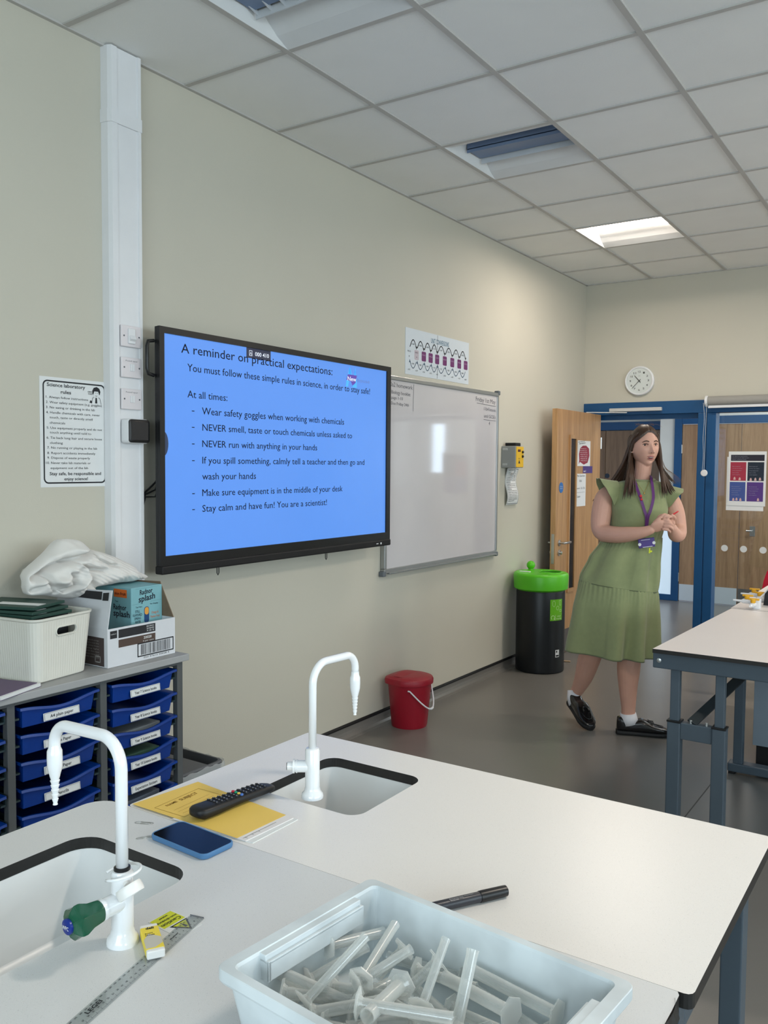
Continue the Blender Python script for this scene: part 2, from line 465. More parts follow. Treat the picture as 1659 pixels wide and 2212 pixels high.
build('thumb_turn', MB().lathe([(.026, 0), (.026, .008), (.012, .009), (.012, .02)], (DX, 4.475, .845), (1, 0, 0), 20).box((DX+.018, 4.47, .832), (DX+.03, 4.48, .858), .002), CHROME, d1, smooth=True)
m = MB(); m.tube([(.118, 4.475, .925), (.075, 4.475, .925), (.068, 4.49, .925), (.068, 4.59, .925)], .0095, 12).lathe([(.026, 0), (.026, .008)], (.118, 4.475, .925), (-1, 0, 0)).lathe([(.026, 0), (.026, .008), (.012, .01), (.012, .03)], (.118, 4.475, .845), (-1, 0, 0))
build('door_handle', m, CHROME, d1, smooth=True)
m = MB().box((.128, 4.3985, .76), (.152, 4.4015, 1.0), .001)
build('lock_faceplate', m, CHROME, d1)
m = MB()
for z in (.3, 1.0, 1.75): m.cyl((.165, 5.398, z-.05), (.165, 5.398, z+.05), .008)
build('hinge', m, CHROME, d1)

def sheet(name, label, cat, org, right, up, w, h, mats, th=.0012, curl=0, group=None):
    """a sheet of paper or card with its own thickness; returns the thing and an empty builder frame"""
    right, up = Vector(right).normalized(), Vector(up).normalized(); nn = right.cross(up)
    mm = MB(); N = 12; org = Vector(org)
    rows = []
    for k in range(N+1):
        t = k/N; o_ = (math.sin(t*PI*2.3)*curl + curl) if curl else 0
        rows.append([org+up*h*t+nn*(o_+a)+right*b for a, b in ((.0003, 0), (.0003, w), (th, w), (th, 0))])
    mm.loft(rows)
    o = build(name, mm, mats); return tag(o, label, cat, group)
RED = mat('crimson_print', (142, 24, 52), .6)
o = sheet('poster', 'white poster with a dark red speech bubble, upper of the papers on the open door', 'poster', (DX, 4.84, 1.545), Y, Z, .30, .215, PAPER)
m = MB(); bx = [(.03, .015), (.06, .035), (.15, .012), (.24, .03), (.28, .09), (.27, .15), (.2, .175), (.12, .172), (.06, .15), (.035, .1), (.045, .05)]
poly3(m, bx, (DX+.0012, 4.84, 1.545), Y, Z, .0004, 0); build('speech_bubble', m, RED, o)
m = MB()
for i, s in enumerate(('Right classroom', 'right behaviour')): add_text(m, s, (DX+.0012, 4.855+.02*i, 1.742-.014*i), (0, 1, .08), Z, .15, .008, .01)
build('lettering', m, INK, o)
m = MB()
for i in range(7): add_text(m, ('the space you are in', 'treat others as you', 'wish to be treated', 'ready to learn and', 'be kind to others', 'always be safe', 'every lesson')[i], (DX+.0012, 4.89+.004*i, 1.69-.017*i), Y, Z, .17-.006*abs(i-3), .008)
build('lettering', m, PAPER, o)
o = sheet('sign', 'small purple rectangular sticker on the open door between the two papers', 'sign', (DX, 4.975, 1.485), Y, Z, .225, .06, mat('purple_print', (64, 42, 122), .5))
build('lettering', add_text(MB(), 'no1', (DX+.0012, 4.99, 1.495), Y, Z, .05, .016, .02), PAPER, o)
o = sheet('notice', 'white handwritten notice hung below the purple sticker on the open door', 'notice', (DX, 4.822, 1.205), Y, Z, .225, .275, PAPER)
m = MB()
for s, yy, zz, ww, cc in (('Miss Saunders', .012, .25, .19, .018), ('10b1', .07, .205, .06, .02), ('room 1 & 106', .012, .145, .19, .018), ('Taylor', .02, .075, .08, .018)):
    add_text(m, s, (DX+.0012, 4.822+yy, 1.205+zz), Y, Z, ww, cc)
stroke(m, [(.02, .115), (.20, .12)], .002, (DX+.0012, 4.822, 1.205), Y, Z)
build('lettering', m, GREYINK, o)
o = tag(build('sign', MB().lathe([(.043, 0), (.043, .002)], (DX, 4.50, 1.37), (1, 0, 0), 32), mat('sign_blue', (24, 104, 176), .4)), 'round blue fire door sign near the edge of the open door', 'sign')
m = MB(); add_text(m, 'Fire door', (DX+.002, 4.50, 1.375), Y, Z, .05, .009, align='C'); build('lettering', m, PAPER, o); m = MB(); add_text(m, 'keep shut', (DX+.002, 4.50, 1.360), Y, Z, .05, .008, align='C'); build('lettering', m, PAPER, o)

# door closer on the frame head
t = thing('door_closer', 'white slide-arm door closer on the blue frame over the doorway', 'door closer', (.42, YF-.03, 2.03))
build('slide_rail', MB().box((.245, YF-.045, 2.022), (.70, YF-.012, 2.052), .004), mat('silver_plastic', (196, 196, 194), .4), t)
build('arm', MB().box((-.012, -.35, -.004), (.012, .0, .004), .002, M=Matrix.Translation((.40, YF-.035, 2.012)) @ Matrix.Rotation(R(-58), 4, 'Z')), MATS['silver_plastic'], t)

# ---- roller blind over the screen
t = thing('roller_blind', 'grey roller blind wound up above the glazed screen', 'blind', (1.07, YF-.06, 2.075))
GREYF = mat('blind_fabric', (150, 148, 143), .75, bump=.2, bscale=500)
m = MB(); m.cyl((1.085, YF-.065, 2.085), (3.2, YF-.065, 2.085), .040, seg=28); build('rolled_fabric', m, GREYF, t, smooth=True)
build('bottom_bar', MB().box((1.09, YF-.082, 2.028), (3.2, YF-.062, 2.052), .003), WHITE, t)
build('bracket', MB().lathe([(.042, 0), (.046, .004), (.046, .018), (.04, .022)], (1.086, YF-.065, 2.085), (-1, 0, 0)).box((1.065, YF-.06, 2.06), (1.085, YF-.012, 2.125), .003), WHITE, t, smooth=True)
m = MB(); pts = [(1.058, YF-.105, 2.07)]+[(1.066+.003*math.sin(i*.9), YF-.104, 2.0-.5*i/12) for i in range(13)]
m.tube(pts, .0022, 6); pts2 = [(1.084, YF-.105, 2.07)]+[(1.083-.006*i/12, YF-.104, 2.0-.5*i/12) for i in range(13)]; m.tube(pts2, .0022, 6)
build('chain', m, mat('bead_chain', (176, 180, 184), .4), t)
build('chain_tensioner', MB().lathe([(.026, 0), (.028, .006), (.024, .012), (.006, .013)], (1.078, YF-.095, 1.495), (0, -1, 0)), WHITE, t, smooth=True)

# poster pair on the glass
o = sheet('poster', 'blank white poster edge showing under the coloured poster on the glass', 'poster', (1.228, YF+.034, 1.19), X, Z, .288, .44, PAPER)
o = sheet('poster', 'poster of red, navy, blue and purple panels taped to the glazed screen', 'poster', (1.240, YF+.030, 1.229), X, Z, .290, .445, PAPER)
px, pz = 1.240, 1.229; PY = YF+.030-.0012
def pc(c): return mat('print_%d_%d_%d' % c, c, .5)
for nm, c, x0, z0, ww, hh in (('printed_panel', (34, 32, 46), .018, .368, .257, .05), ('printed_panel', (160, 44, 66), .016, .205, .122, .153), ('printed_panel', (24, 36, 52), .149, .205, .125, .153),
                    ('printed_panel', (64, 84, 148), .014, .038, .122, .157), ('printed_panel', (82, 52, 126), .147, .038, .125, .157)):
    build(nm, flat(MB(), (px+x0, PY, pz+z0), X, Z, ww, hh), pc(c), o)
PPR = mat('pale_print', (150, 150, 165), .6)
for (x0, z0) in ((.032, .32), (.162, .32), (.03, .155), (.162, .155)):
    m = MB()
    for k in range(5): add_text(m, ('Be prepared', 'arrive on time', 'bring equipment', 'listen carefully', 'work together')[k], (px+x0, PY, pz+z0-.017*k), X, Z, (.06, .075, .07, .05, .062)[k], .0055)
    build('lettering', m, PPR, o)
m = MB()
for k in range(3): add_text(m, ('Our classroom expectations', 'everyone has the right to learn', 'respect, resilience, pride')[k], (px+.026, PY, pz+.403-.013*k), X, Z, (.12, .13, .11)[k], .006)
build('lettering', m, PPR, o)
m = MB()
for cx, cz, c_ in ((.05, .225, 0), (.09, .222, 0), (.175, .218, 1), (.21, .22, 0), (.245, .222, 1), (.045, .052, 1), (.07, .055, 0), (.1, .052, 1), (.235, .055, 1)):
    m = MB(); poly3(m, [(cx-.009, cz-.012), (cx+.009, cz-.012), (cx+.007, cz+.004), (cx+.002, cz+.012), (cx-.003, cz+.011), (cx-.007, cz+.003)], (px, PY, pz), X, Z, .0008, 0); build('small_figure', m, mat('figure_print', (206, 170, 168), .6), o)

# ---- the corridor beyond
CY = 8.05
m = MB()
m.box((-.075, CY, 2.12), (.60, CY+.15, 3.2)); m.box((-.075, CY, 0), (.095, CY+.15, 2.12)); m.box((1.54, CY, 0), (3.0, CY+.15, 3.2)); m.box((.60, CY, 2.12), (1.54, CY+.15, 3.2))
m.box((3.2, CY, 0), (6.5, CY+.15, 3.2)); m.box((3.0, CY, 0), (3.2, CY+.15, 1.45)); m.box((3.0, CY, 2.1), (3.2, CY+.15, 3.2))
struct('wall_corridor', m, WALLC)
m = MB(); m.box((-3, 8.40, 0), (-.075, 8.55, 3.2)); m.box((-.12, CY+.15, 0), (-.075, 8.40, 3.2)); struct('wall_corridor_recess', m, WALLC)
m = MB(); m.box((-3, YF+.15, 0), (-2.9, 9, 3.2)); m.box((6.4, YF+.15, 0), (6.5, 9, 3.2)); struct('wall_corridor_end', m, WALLC)
m = MB(); m.box((-3, YF+.15, 2.75), (6.5, 9.2, 2.85)); struct('ceiling_corridor', m, TILE)
m = MB(); m.box((3.0, CY+.04, 1.45), (3.2, CY+.05, 2.1)); o = struct('window_6', m, mat('bright_pane', (230, 240, 250), .5, emit=(214, 232, 255), estr=9))
# recess: blue framed dark door on the left
m = MB(); m.box((-1.6, 8.34, 1.99), (-.12, 8.40, 2.09), .004); m.box((-1.6, 8.34, 0), (-1.52, 8.40, 1.99), .004); struct('trim_recess_frame', m, BLUEF)
OAKS = wood('oak_veneer_recess', (116, 88, 62), (142, 112, 82))
struct('door_2', MB().box((-1.52, 8.35, .01), (-.83, 8.39, 1.985), .002), OAKS)
o = struct('door_3', MB().box((-.825, 8.35, .01), (-.13, 8.39, 1.985), .002), OAKS)
build('sign_plate', MB().lathe([(.03, 0), (.03, .002)], (-.80, 8.35, 1.43), (0, -1, 0)), pc((40, 50, 66)), o)
# sidelight with pale frosted glass, then the double doors
m = MB()
m.box((-.20, CY-.03, 0), (.10, CY+.02, .07), .004); m.box((.095, CY-.03, 0), (.175, CY+.05, 2.12), .004); m.box((.175, CY-.03, 2.035), (1.54, CY+.05, 2.12), .004); m.box((1.465, CY-.03, 0), (1.54, CY+.05, 2.035), .004)
m.box((-.20, CY-.03, .07), (-.165, CY+.02, 1.25), .003)
struct('trim_corridor_frame', m, BLUEF)
m = MB(); m.box((-.165, CY-.02, .07), (.095, CY-.012, 1.25)); m.box((-.03, CY-.022, .07), (-.027, CY-.02, 1.25)); struct('window_7', m, mat('frosted_panel', (206, 220, 230), .3, emit=(196, 218, 235), estr=.55))
for i, (a, b) in enumerate(((.180, .816), (.821, 1.460))):
    o = struct('door_%d' % (4+i), MB().box((a, CY-.01, .008), (b, CY+.035, 2.03), .002), OAKD)
    build('kick_plate', MB().box((a+.004, CY-.0125, .012), (b-.004, CY-.01, .20)), (mat('steel_kick_daylit', (214, 224, 230), .4, metal=.3), mat('steel_kick', (120, 122, 122), .3, metal=.6))[i], o)  # left leaf's plate is paler: reflected daylight put into its colour
    m = MB(); x_ = a-.004 if i == 0 else b
    for z in (.28, 1.0, 1.75): m.cyl((x_, CY-.014, z-.05), (x_, CY-.014, z+.05), .008)
    build('hinge', m, CHROME, o)
    if i == 1:
        m = MB(); m.box((.93, CY-.013, .79), (.985, CY-.01, .90), .001); m.tube([(.955, CY-.01, .85), (.955, CY-.05, .85), (.90, CY-.055, .85)], .009); build('door_handle', m, CHROME, o)
area('corridor_ceiling_light', (1.9, 6.9, 2.7), (0, 0, -1), 2.2, .5, CORRIDOR_W, (.95, .97, 1.0))
area('corridor_daylight', (5.9, 7.0, 1.7), (-1, 0, 0), 1.8, 1.8, CORRIDOR_W*1.1, (.85, .93, 1.0))

# ---- recessed ceiling lights
LWH = mat('luminaire_white', (216, 218, 218), .5)
LBL = mat('louvre_mirror', (112, 132, 162), .45)
LSL = mat('louvre_slat', (196, 200, 204), .5)
LON = mat('lamp_lit', (255, 246, 236), .5, emit=(255, 240, 226), estr=14)
def ceiling_light(cell, lit, label, grp='recessed ceiling lights'):
    i, k = cell; x0 = GX0+.6*i+.012; x1 = x0+.576; y0 = .6*k+.012; y1 = y0+.576; yc = y0+.288; h = .085; wv = .085
    t = thing('ceiling_light', label, 'ceiling light', ((x0+x1)/2, yc, ZC), group=grp)
    m = MB()
    curve = [(0, 0), (.35, .022), (.7, .055), (1, h)]
    for sgn, ye in ((1, y0), (-1, y1)):
        L = .288-wv
        rws = [[(x0+.02*(b/h), ye+sgn*a*L, ZC+b), (x1-.02*(b/h), ye+sgn*a*L, ZC+b)] for a, b in curve]
        m.loft(rws, closed=False)
    for xe, sg in ((x0, 1), (x1, -1)):
        m.quad([(xe, y0, ZC), (xe, y1, ZC), (xe+sg*.02, yc+wv, ZC+h), (xe+sg*.02, yc-wv, ZC+h)])
    m.box((x0, y0, ZC+.09), (x1, y1, ZC+.12))
    build('reflector', m, LWH, t)
    m = MB()
    if lit:
        m.box((x0+.02, yc-wv, ZC+.055), (x1-.02, yc+wv, ZC+.085), .004); build('lit_diffuser', m, LON, t)
        l = area('lamp_glow', (0, 0, .045), (0, 0, -1), .50, .15, LAMP_W*(.55 if cell == (0, 6) else 1.0), WARM); l.parent = t
    else:
        m.box((x0+.02, yc-wv, ZC+.030), (x1-.02, yc-wv+.004, ZC+h))
        m.box((x0+.02, yc-wv, ZC+.046), (x1-.02, yc+wv-.02, ZC+.050))
        build('louvre_side', MB().box((x0+.02, yc+wv-.004, ZC+.022), (x1-.02, yc+wv, ZC+h)), LSL, t)
        build('louvre', m, LBL, t)
        if k == 0:
            for q in range(9):
                xx = x0+.03+(x1-x0-.06)*q/8; m = MB(); m.prism([(yc-wv+.004, ZC+.032), (yc, ZC+.055), (yc+wv-.004, ZC+.032), (yc+wv-.004, ZC+.05), (yc, ZC+.075), (yc-wv+.004, ZC+.05)], -.002, .002, M=Matrix(((0, 0, 1, xx), (1, 0, 0, 0), (0, 1, 0, 0), (0, 0, 0, 1))))
                build('louvre_slat', m, LSL, t)
        for dy in (-.04, .04): build('lamp_tube', MB().cyl((x0+.04, yc+dy, ZC+.070), (x1-.04, yc+dy, ZC+.070), .007, seg=10), WHITE, t)
    return t
names = {(0, 6): 'lit recessed ceiling light glowing white above the doorway', (0, 3): 'unlit recessed light with a blue-grey louvre in the middle of the ceiling',
         (0, 0): 'unlit recessed light with a slatted louvre nearest the camera'}
for c in LIT: ceiling_light(c, True, names.get(c, 'lit recessed ceiling light further right along the ceiling'))
for c in UNLIT: ceiling_light(c, False, names.get(c, 'unlit recessed ceiling light outside the photographed part of the ceiling'))

# ================================================================== LEFT WALL
# ---- vertical cable trunking with switches
t = thing('cable_trunking', 'white vertical cable trunking running up the left wall to the ceiling', 'cable trunking', (0, .25, .84))
m = MB()
def col(pf, mi=0): m.prism([(a, b) for a, b in pf], 0.84, ZC, mi)
col([(0, .170), (0, .338), (.034, .334), (.050, .326), (.050, .312), (.045, .310), (.045, .211), (.050, .209), (.050, .182), (.034, .174)])
build('trunking_body', m, WHITE, t)
m = MB(); m.prism([(0.0, .166), (0.0, .342), (.036, .338), (.053, .328), (.053, .178), (.036, .170)], 2.86, 2.91); build('trunking_joint', m, WHITE, t)
PLATE = mat('switch_plate', (222, 216, 218), .35)
def plate(z0, z1, rocker):
    p = build('switch_plate', MB().box((.048, .212, z0), (.058, .312, z1), .003), PLATE, t)
    m = MB(); zc = (z0+z1)/2
    if rocker == 'big':
        m.box((.056, .243, zc-.03), (.066, .277, zc+.03), .003); m.prism([(.066, zc-.02), (.074, zc-.012), (.066, zc+.004)], .246, .274, M=Matrix(((1, 0, 0, 0), (0, 0, 1, 0), (0, 1, 0, 0), (0, 0, 0, 1))))
    else:
        m.box((.056, .254, zc-.014), (.063, .262, zc+.014), .001); m.box((.056, .264, zc-.014), (.061, .275, zc+.014), .001)
    build('switch_rocker', m, WHITE, p)
    m = MB()
    for y in (.225, .300): m.lathe([(.0035, 0), (.0035, .001)], (.058, y, zc), (1, 0, 0), 10)
    if rocker != 'big': add_text(m, 'Fused spur', (.058, .232, z1-.016), Y, Z, .06, .005)
    build('screw', m, GREYINK, p)
plate(2.002, 2.086, 'big'); plate(1.880, 1.960, 's'); plate(1.754, 1.836, 's')
t = thing('control_panel', 'white wall control unit with a rounded black square face beside the screen', 'control panel', (.05, .27, 1.667))
m = MB(); m.loft([[(x, y, z) for y, z in rrect(.214+i, 1.618+i, .322-i, 1.716-i, .014)] for x, i in ((.050, 0), (.084, 0), (.090, .003))]); build('housing', m, WHITE, t, smooth=True)
m = MB(); m.loft([[(x, y, z) for y, z in rrect(.217+i, 1.621+i, .319-i, 1.713-i, .012)] for x, i in ((.0895, 0), (.095, 0), (.097, .003))]); build('display', m, BLACK, t, smooth=True)
build('display_inset', MB().box((.0965, .226, 1.632), (.0975, .310, 1.703)), mat('dark_display', (38, 38, 42), .2), t)

# ---- interactive screen
t = thing('interactive_screen', 'large black-framed wall screen showing blue slide of practical expectations', 'television', (.12, 1.19, 1.115))
ty0, ty1, tz0, tz1 = .346, 2.048, 1.118, 2.094
sy0, sy1, sz0, sz1 = .372, 2.010, 1.158, 2.068
m = MB()
m.plate([(ty0, tz0), (ty1, tz0), (ty1, tz1), (ty0, tz1)], [[(sy0, sz0), (sy1, sz0), (sy1, sz1), (sy0, sz1)]], .112, .126)
m.box((ty0, tz0, .096), (ty1, tz1, .1125), .003); m.box((ty0+.07, tz0+.05, .050), (ty1-.07, tz1-.06, .0965), .006)
Myz = Matrix(((0, 0, 1, 0), (1, 0, 0, 0), (0, 1, 0, 0), (0, 0, 0, 1)))
bmesh.ops.transform(m.bm, matrix=Myz, verts=m.bm.verts)
build('housing', m, BLACK, t)
m = MB(); m.box((.09, ty0, tz0-.035), (.134, ty1, tz0), .006); build('lower_bezel', m, BLACKM, t)
SCR = mat('screen_blue', (60, 100, 170), .25, emit=(96, 150, 232), estr=.74)
build('screen', flat(MB(), (.1175, sy0, sz0), Y, Z, sy1-sy0, sz1-sz0), SCR, t)
NAVY = mat('slide_ink', (14, 18, 42), .5, spec=.2)
for s, y, z, wd, cp in (
    ('A reminder on practical expectations:', 0.469, 2.000, 1.038, 0.0379),
    ('You must follow these simple rules in science, in order to stay safe!', 0.503, 1.927, 1.345, 0.0307),
    ('At all times:', 0.503, 1.817, 0.237, 0.0295),
    ('Wear safety goggles when working with chemicals', 0.586, 1.750, 1.024, 0.0301),
    ('NEVER smell, taste or touch chemicals unless asked to', 0.588, 1.681, 1.095, 0.0288),
    ('NEVER run with anything in your hands', 0.587, 1.611, 0.795, 0.0289),
    ('If you spill something, calmly tell a teacher and then go and', 0.587, 1.540, 1.212, 0.0290),
    ('wash your hands', 0.586, 1.471, 0.340, 0.0290),
    ('Make sure equipment is in the middle of your desk', 0.586, 1.400, 1.014, 0.0291),
    ('Stay calm and have fun! You are a scientist!', 0.586, 1.332, 0.878, 0.0291)):
    build('slide_lettering', add_text(MB(), s, (.118, y, z), Y, Z, wd, cp, 0, off=.0012), NAVY, t)
    if z < 1.8 and s[0] != 'w': build('slide_bullet', flat(MB(), (.118, .527, z+.010), Y, Z, .015, .0035, .0012), NAVY, t)
build('counter_badge', flat(MB(), (.118, .863, 2.022), Y, Z, .165, .046, .0012), mat('badge_grey', (58, 62, 88), .5), t)
m = add_text(MB(), '000 410', (.118, .920, 2.035), Y, Z, .095, .018, .01, off=.0018)
stroke(m, [(.882, 2.033), (.900, 2.033), (.900, 2.056), (.882, 2.056), (.882, 2.033)], .002, (.118, 0, 0), Y, Z, .0018); stroke(m, [(.885, 2.037), (.891, 2.049), (.897, 2.037)], .002, (.118, 0, 0), Y, Z, .0018)
build('badge_lettering', m, mat('badge_white', (220, 224, 236), .5, emit=(220, 224, 236), estr=.6), t)
lo = (.118, 1.625, 1.953)
m = MB()
for pts in ([(0, 0), (.02, 0), (.045, .085), (.035, .105), (.005, .03)], [(.035, .105), (.050, .055), (.040, .03), (.028, .08)], [(.040, .105), (.062, .0), (.076, .0), (.082, .03), (.090, .108), (.078, .075), (.066, .05), (.05, .075)], [(.082, .108), (.100, .03), (.100, 0), (.076, 0)]):
    poly3(m, pts, lo, Y, Z, .0006)
build('slide_logo', m, mat('logo_cyan', (60, 150, 210), .5, emit=(70, 160, 225), estr=.8), t)
m = MB(); poly3(m, [(.005, .035), (.018, .065), (.1, .065), (.088, .025), (.06, .008), (.045, .03)], lo, Y, Z, .0010); build('slide_logo', m, mat('logo_violet', (84, 60, 150), .5, emit=(90, 70, 160), estr=.6), t)
m = add_text(MB(), 'New', (.118, 1.640, 1.985), Y, Z, .078, .022, .012, off=.0014); build('logo_lettering', m, MATS['badge_white'], t)
m = add_text(MB(), 'house', (.118, 1.728, 1.985), Y, Z, .115, .020, 0, off=.0014); build('logo_lettering', m, mat('logo_grey', (96, 120, 168), .5, emit=(100, 124, 180), estr=.5), t)
m = MB(); poly3(m, [(.025*math.cos(R(a)), .05*math.sin(R(a))) for a in range(-90, 91, 15)], (.1176, .372, 1.62), Y, Z); build('edge_button', m, mat('edge_button', (60, 74, 108), .3), t)
m = MB(); m.tube([(.098, .34, 2.035), (.098, .312, 2.03), (.098, .306, 2.01), (.098, .306, 1.92), (.098, .312, 1.90), (.098, .34, 1.895)], .0075, 12); build('side_handle', m, BLACK, t, smooth=True)
for y in (.698, 1.485):
    m = MB(); m.tube([(.10, y-.006, 1.09), (.10, y-.006, 1.055), (.10, y, 1.046), (.10, y+.006, 1.055), (.10, y+.006, 1.09)], .0022, 8); build('release_loop', m, BLACK, t)
m = MB(); m.box((.003, .9, 1.5), (.052, 1.5, 1.75)); build('wall_bracket', m, BLACKM, t)
m = MB()
for k in range(3): build('cable', MB().tube([(.012, .352, 1.40-.02*k), (.02, .360, 1.42-.01*k), (.035, .40, 1.46-.03*k), (.05, .46, 1.56)], .004, 8), BLACK, t, smooth=True)
m = MB(); m.lathe([(.006, 0), (.006, .0015)], (.134, 1.945, 1.100), (1, 0, 0)); m.box((.134, 1.90, 1.098), (.1345, 1.92, 1.102)); build('status_light', m, WHITE, t)

# ---- whiteboard
t = thing('whiteboard', 'large white dry-wipe board in an aluminium frame beside the screen', 'whiteboard', (.015, 2.87, .90))
wy0, wy1, wz0, wz1 = 2.135, 3.618, .898, 2.068
m = MB()
for a, b in (((wy0, wz0), (wy1, wz0+.028)), ((wy0, wz1-.026), (wy1, wz1)), ((wy0, wz0+.028), (wy0+.024, wz1-.026)), ((wy1-.024, wz0+.028), (wy1, wz1-.026))): m.box((.002, a[0], a[1]), (.034, b[0], b[1]), .004)
build('frame', m, ALU, t)
build('board_surface', MB().box((.010, wy0+.02, wz0+.02), (.026, wy1-.02, wz1-.02)), mat('board_enamel', (200, 197, 199), .055, spec=.6, var=.05, vscale=2.2), t)
m = MB()
for y in (wy0, wy1):
    for z in (wz0, wz1): m.box((.001, y-.016, z-.016), (.037, y+.016, z+.016), .006)
build('corner_cap', m, mat('grey_corner', (98, 104, 110), .5), t)
build('tray_lip', MB().box((.03, wy0+.03, wz0-.004), (.052, wy1-.03, wz0+.006), .002), ALU, t)
m = MB(); o_ = (.0262, 0, 0)
for s, y, z, wd, cp in (('10a2 homework', 2.178, 2.004, .262, .0249), ('· Biology booklet', 2.186, 1.962, .23, .0205), ('page 1-10', 2.205, 1.931, .124, .0173), ('· Due Friday 24th', 2.186, 1.898, .212, .0174),
    ('Friday 1st May', 3.269, 1.988, .302, .0300), ('11b4 lesson', 3.394, 1.931, .180, .0235), ('until GCSEs', 3.396, 1.881, .180, .0235), ('4', 3.470, 1.830, .020, .026)):
    add_text(m, s, (.0262, y, z), (0, 1, -.012), Z, wd, cp, -.004)
    if s[-4:] == '24th': stroke(m, [(2.448, 1.871), (2.453, 2.035)], .003, o_, Y, Z); build('handwriting', m, mat('board_pen', (70, 70, 78), .5), t); m = MB()
stroke(m, [(3.285, 1.975), (3.575, 1.968)], .003, o_, Y, Z); stroke(m, [(3.39, 1.866), (3.58, 1.864)], .0025, o_, Y, Z)
build('handwriting', m, mat('board_pen', (70, 70, 78), .5), t)

# ---- papers on the wall
o = sheet('poster', 'white bordered sheet of numbered science laboratory rules on the left wall', 'poster', (.0, -.117, 1.447), Y, Z, .298, .411, PAPER, th=.0015)
m = MB(); out = rrect(-.104, 1.460, .175, 1.846, .02, 6); inn = rrect(-.0985, 1.4655, .1695, 1.8405, .015, 6)
for i in range(len(out)):
    j = (i+1) % len(out); m.bm.faces.new([m.bm.verts.new((.0019, *q)) for q in (out[i], out[j], inn[j], inn[i])])
build('printed_border', m, INK, o)
m = MB()
rules = (('Science laboratory', -0.086, 1.823, 0.168, 0.0129, 1), ('rules', -0.027, 1.799, 0.045, 0.0125, 1), ('1. Always follow instructions', -0.091, 1.779, 0.186, 0.0085, 0), ('2. Wear safety equipment (e.g. goggles)', -0.091, 1.760, 0.250, 0.0085, 0),
    ('3. No eating or drinking in the lab', -0.091, 1.741, 0.217, 0.0085, 0), ('4. Handle chemicals with care, never', -0.091, 1.722, 0.241, 0.0085, 0), ('touch, taste or directly smell', -0.076, 1.704, 0.191, 0.0083, 0), ('chemicals', -0.076, 1.684, 0.067, 0.0083, 0),
    ('5. Use equipment properly and do not', -0.089, 1.665, 0.248, 0.0085, 0), ('touch anything until told to', -0.076, 1.648, 0.184, 0.0083, 0), ('6. Tie back long hair and secure loose', -0.090, 1.628, 0.248, 0.0085, 0), ('clothing', -0.076, 1.609, 0.055, 0.0083, 0),
    ('7. No running or playing in the lab', -0.088, 1.591, 0.223, 0.0085, 0), ('8. Report accidents immediately', -0.088, 1.571, 0.214, 0.0085, 0), ('9. Dispose of waste properly', -0.088, 1.553, 0.189, 0.0085, 0), ('10. Never take lab materials or', -0.094, 1.534, 0.198, 0.0085, 0),
    ('equipment out of the lab', -0.075, 1.515, 0.167, 0.0083, 0), ('Stay safe, be responsible and', -0.079, 1.492, 0.231, 0.0115, 1), ('enjoy science!', -0.016, 1.472, 0.106, 0.0115, 1))
for s, y, z, wd, cp, b in rules: add_text(m, s, (.0017, y, z), Y, Z, wd, cp, .014 if b else 0)
build('lettering', m, INK, o)
m = MB(); c_ = (.0017, .132, 1.806)
poly3(m, [(-.016, .0), (.018, .0), (.021, .012), (.016, .024), (.004, .030), (-.010, .026), (-.017, .014)], c_, Y, Z, .0006)
poly3(m, [(-.004, -.034), (.006, -.034), (.004, -.012), (-.002, -.012)], c_, Y, Z, .0006)
stroke(m, [(-.020, -.036), (-.016, -.014), (-.006, -.010)], .0015, c_, Y, Z); stroke(m, [(.024, -.036), (.018, -.014), (.006, -.010)], .0015, c_, Y, Z)
poly3(m, [(-.03, -.034), (-.018, -.034), (-.021, -.024), (-.027, -.024)], c_, Y, Z, .0006)
add_text(m, 'SCIENCE', (.0017, .094, 1.812), Y, Z, .020, .0055, .01); add_text(m, 'ROCKS!', (.0017, .096, 1.804), Y, Z, .018, .0055, .01)
build('drawing', m, INK, o)
m = MB(); poly3(m, [(-.009, -.012), (.010, -.012), (.014, .002), (.010, .012), (-.008, .012), (-.012, .002)], c_, Y, Z, .0010); build('drawing_face', m, PAPER, o)
m = MB(); stroke(m, [(-.005, .006), (-.002, .006)], .0015, c_, Y, Z, .0014); stroke(m, [(.004, .006), (.007, .006)], .0015, c_, Y, Z, .0014); stroke(m, [(-.003, -.004), (.001, -.007), (.005, -.004)], .0014, c_, Y, Z, .0014); build('drawing_features', m, INK, o)

o = sheet('poster', 'wide unit conversions poster of purple squares and looping arrows above the whiteboard', 'poster', (.0, 2.392, 2.096), Y, Z, .812, .282, mat('poster_pale', (204, 212, 218), .6), th=.002)
build('paper_join', MB().box((.002, 2.776, 2.10), (.0025, 2.779, 2.376)), GREYINK, o)
m = add_text(MB(), 'UNIT CONVERSIONS', (.002, 2.694, 2.318), Y, Z, .232, .030, .01); build('title_lettering', m, mat('teal_ink', (96, 130, 150), .6), o)
cx = [2.436, 2.522, 2.609, 2.693, 2.775, 2.874, 2.974, 3.070, 3.160]
m = MB()
for i, y in enumerate(cx):
    if i > 1: flat(m, (.002, y-.026, 2.192), Y, Z, .052, .060, .0005, r=.008)
build('printed_square', m, pc((110, 46, 104)), o)
build('printed_square', flat(MB(), (.002, cx[1]-.026, 2.192), Y, Z, .052, .060, .0005, r=.008), pc((186, 176, 184)), o)
m = MB(); m2 = MB(); m3 = MB()
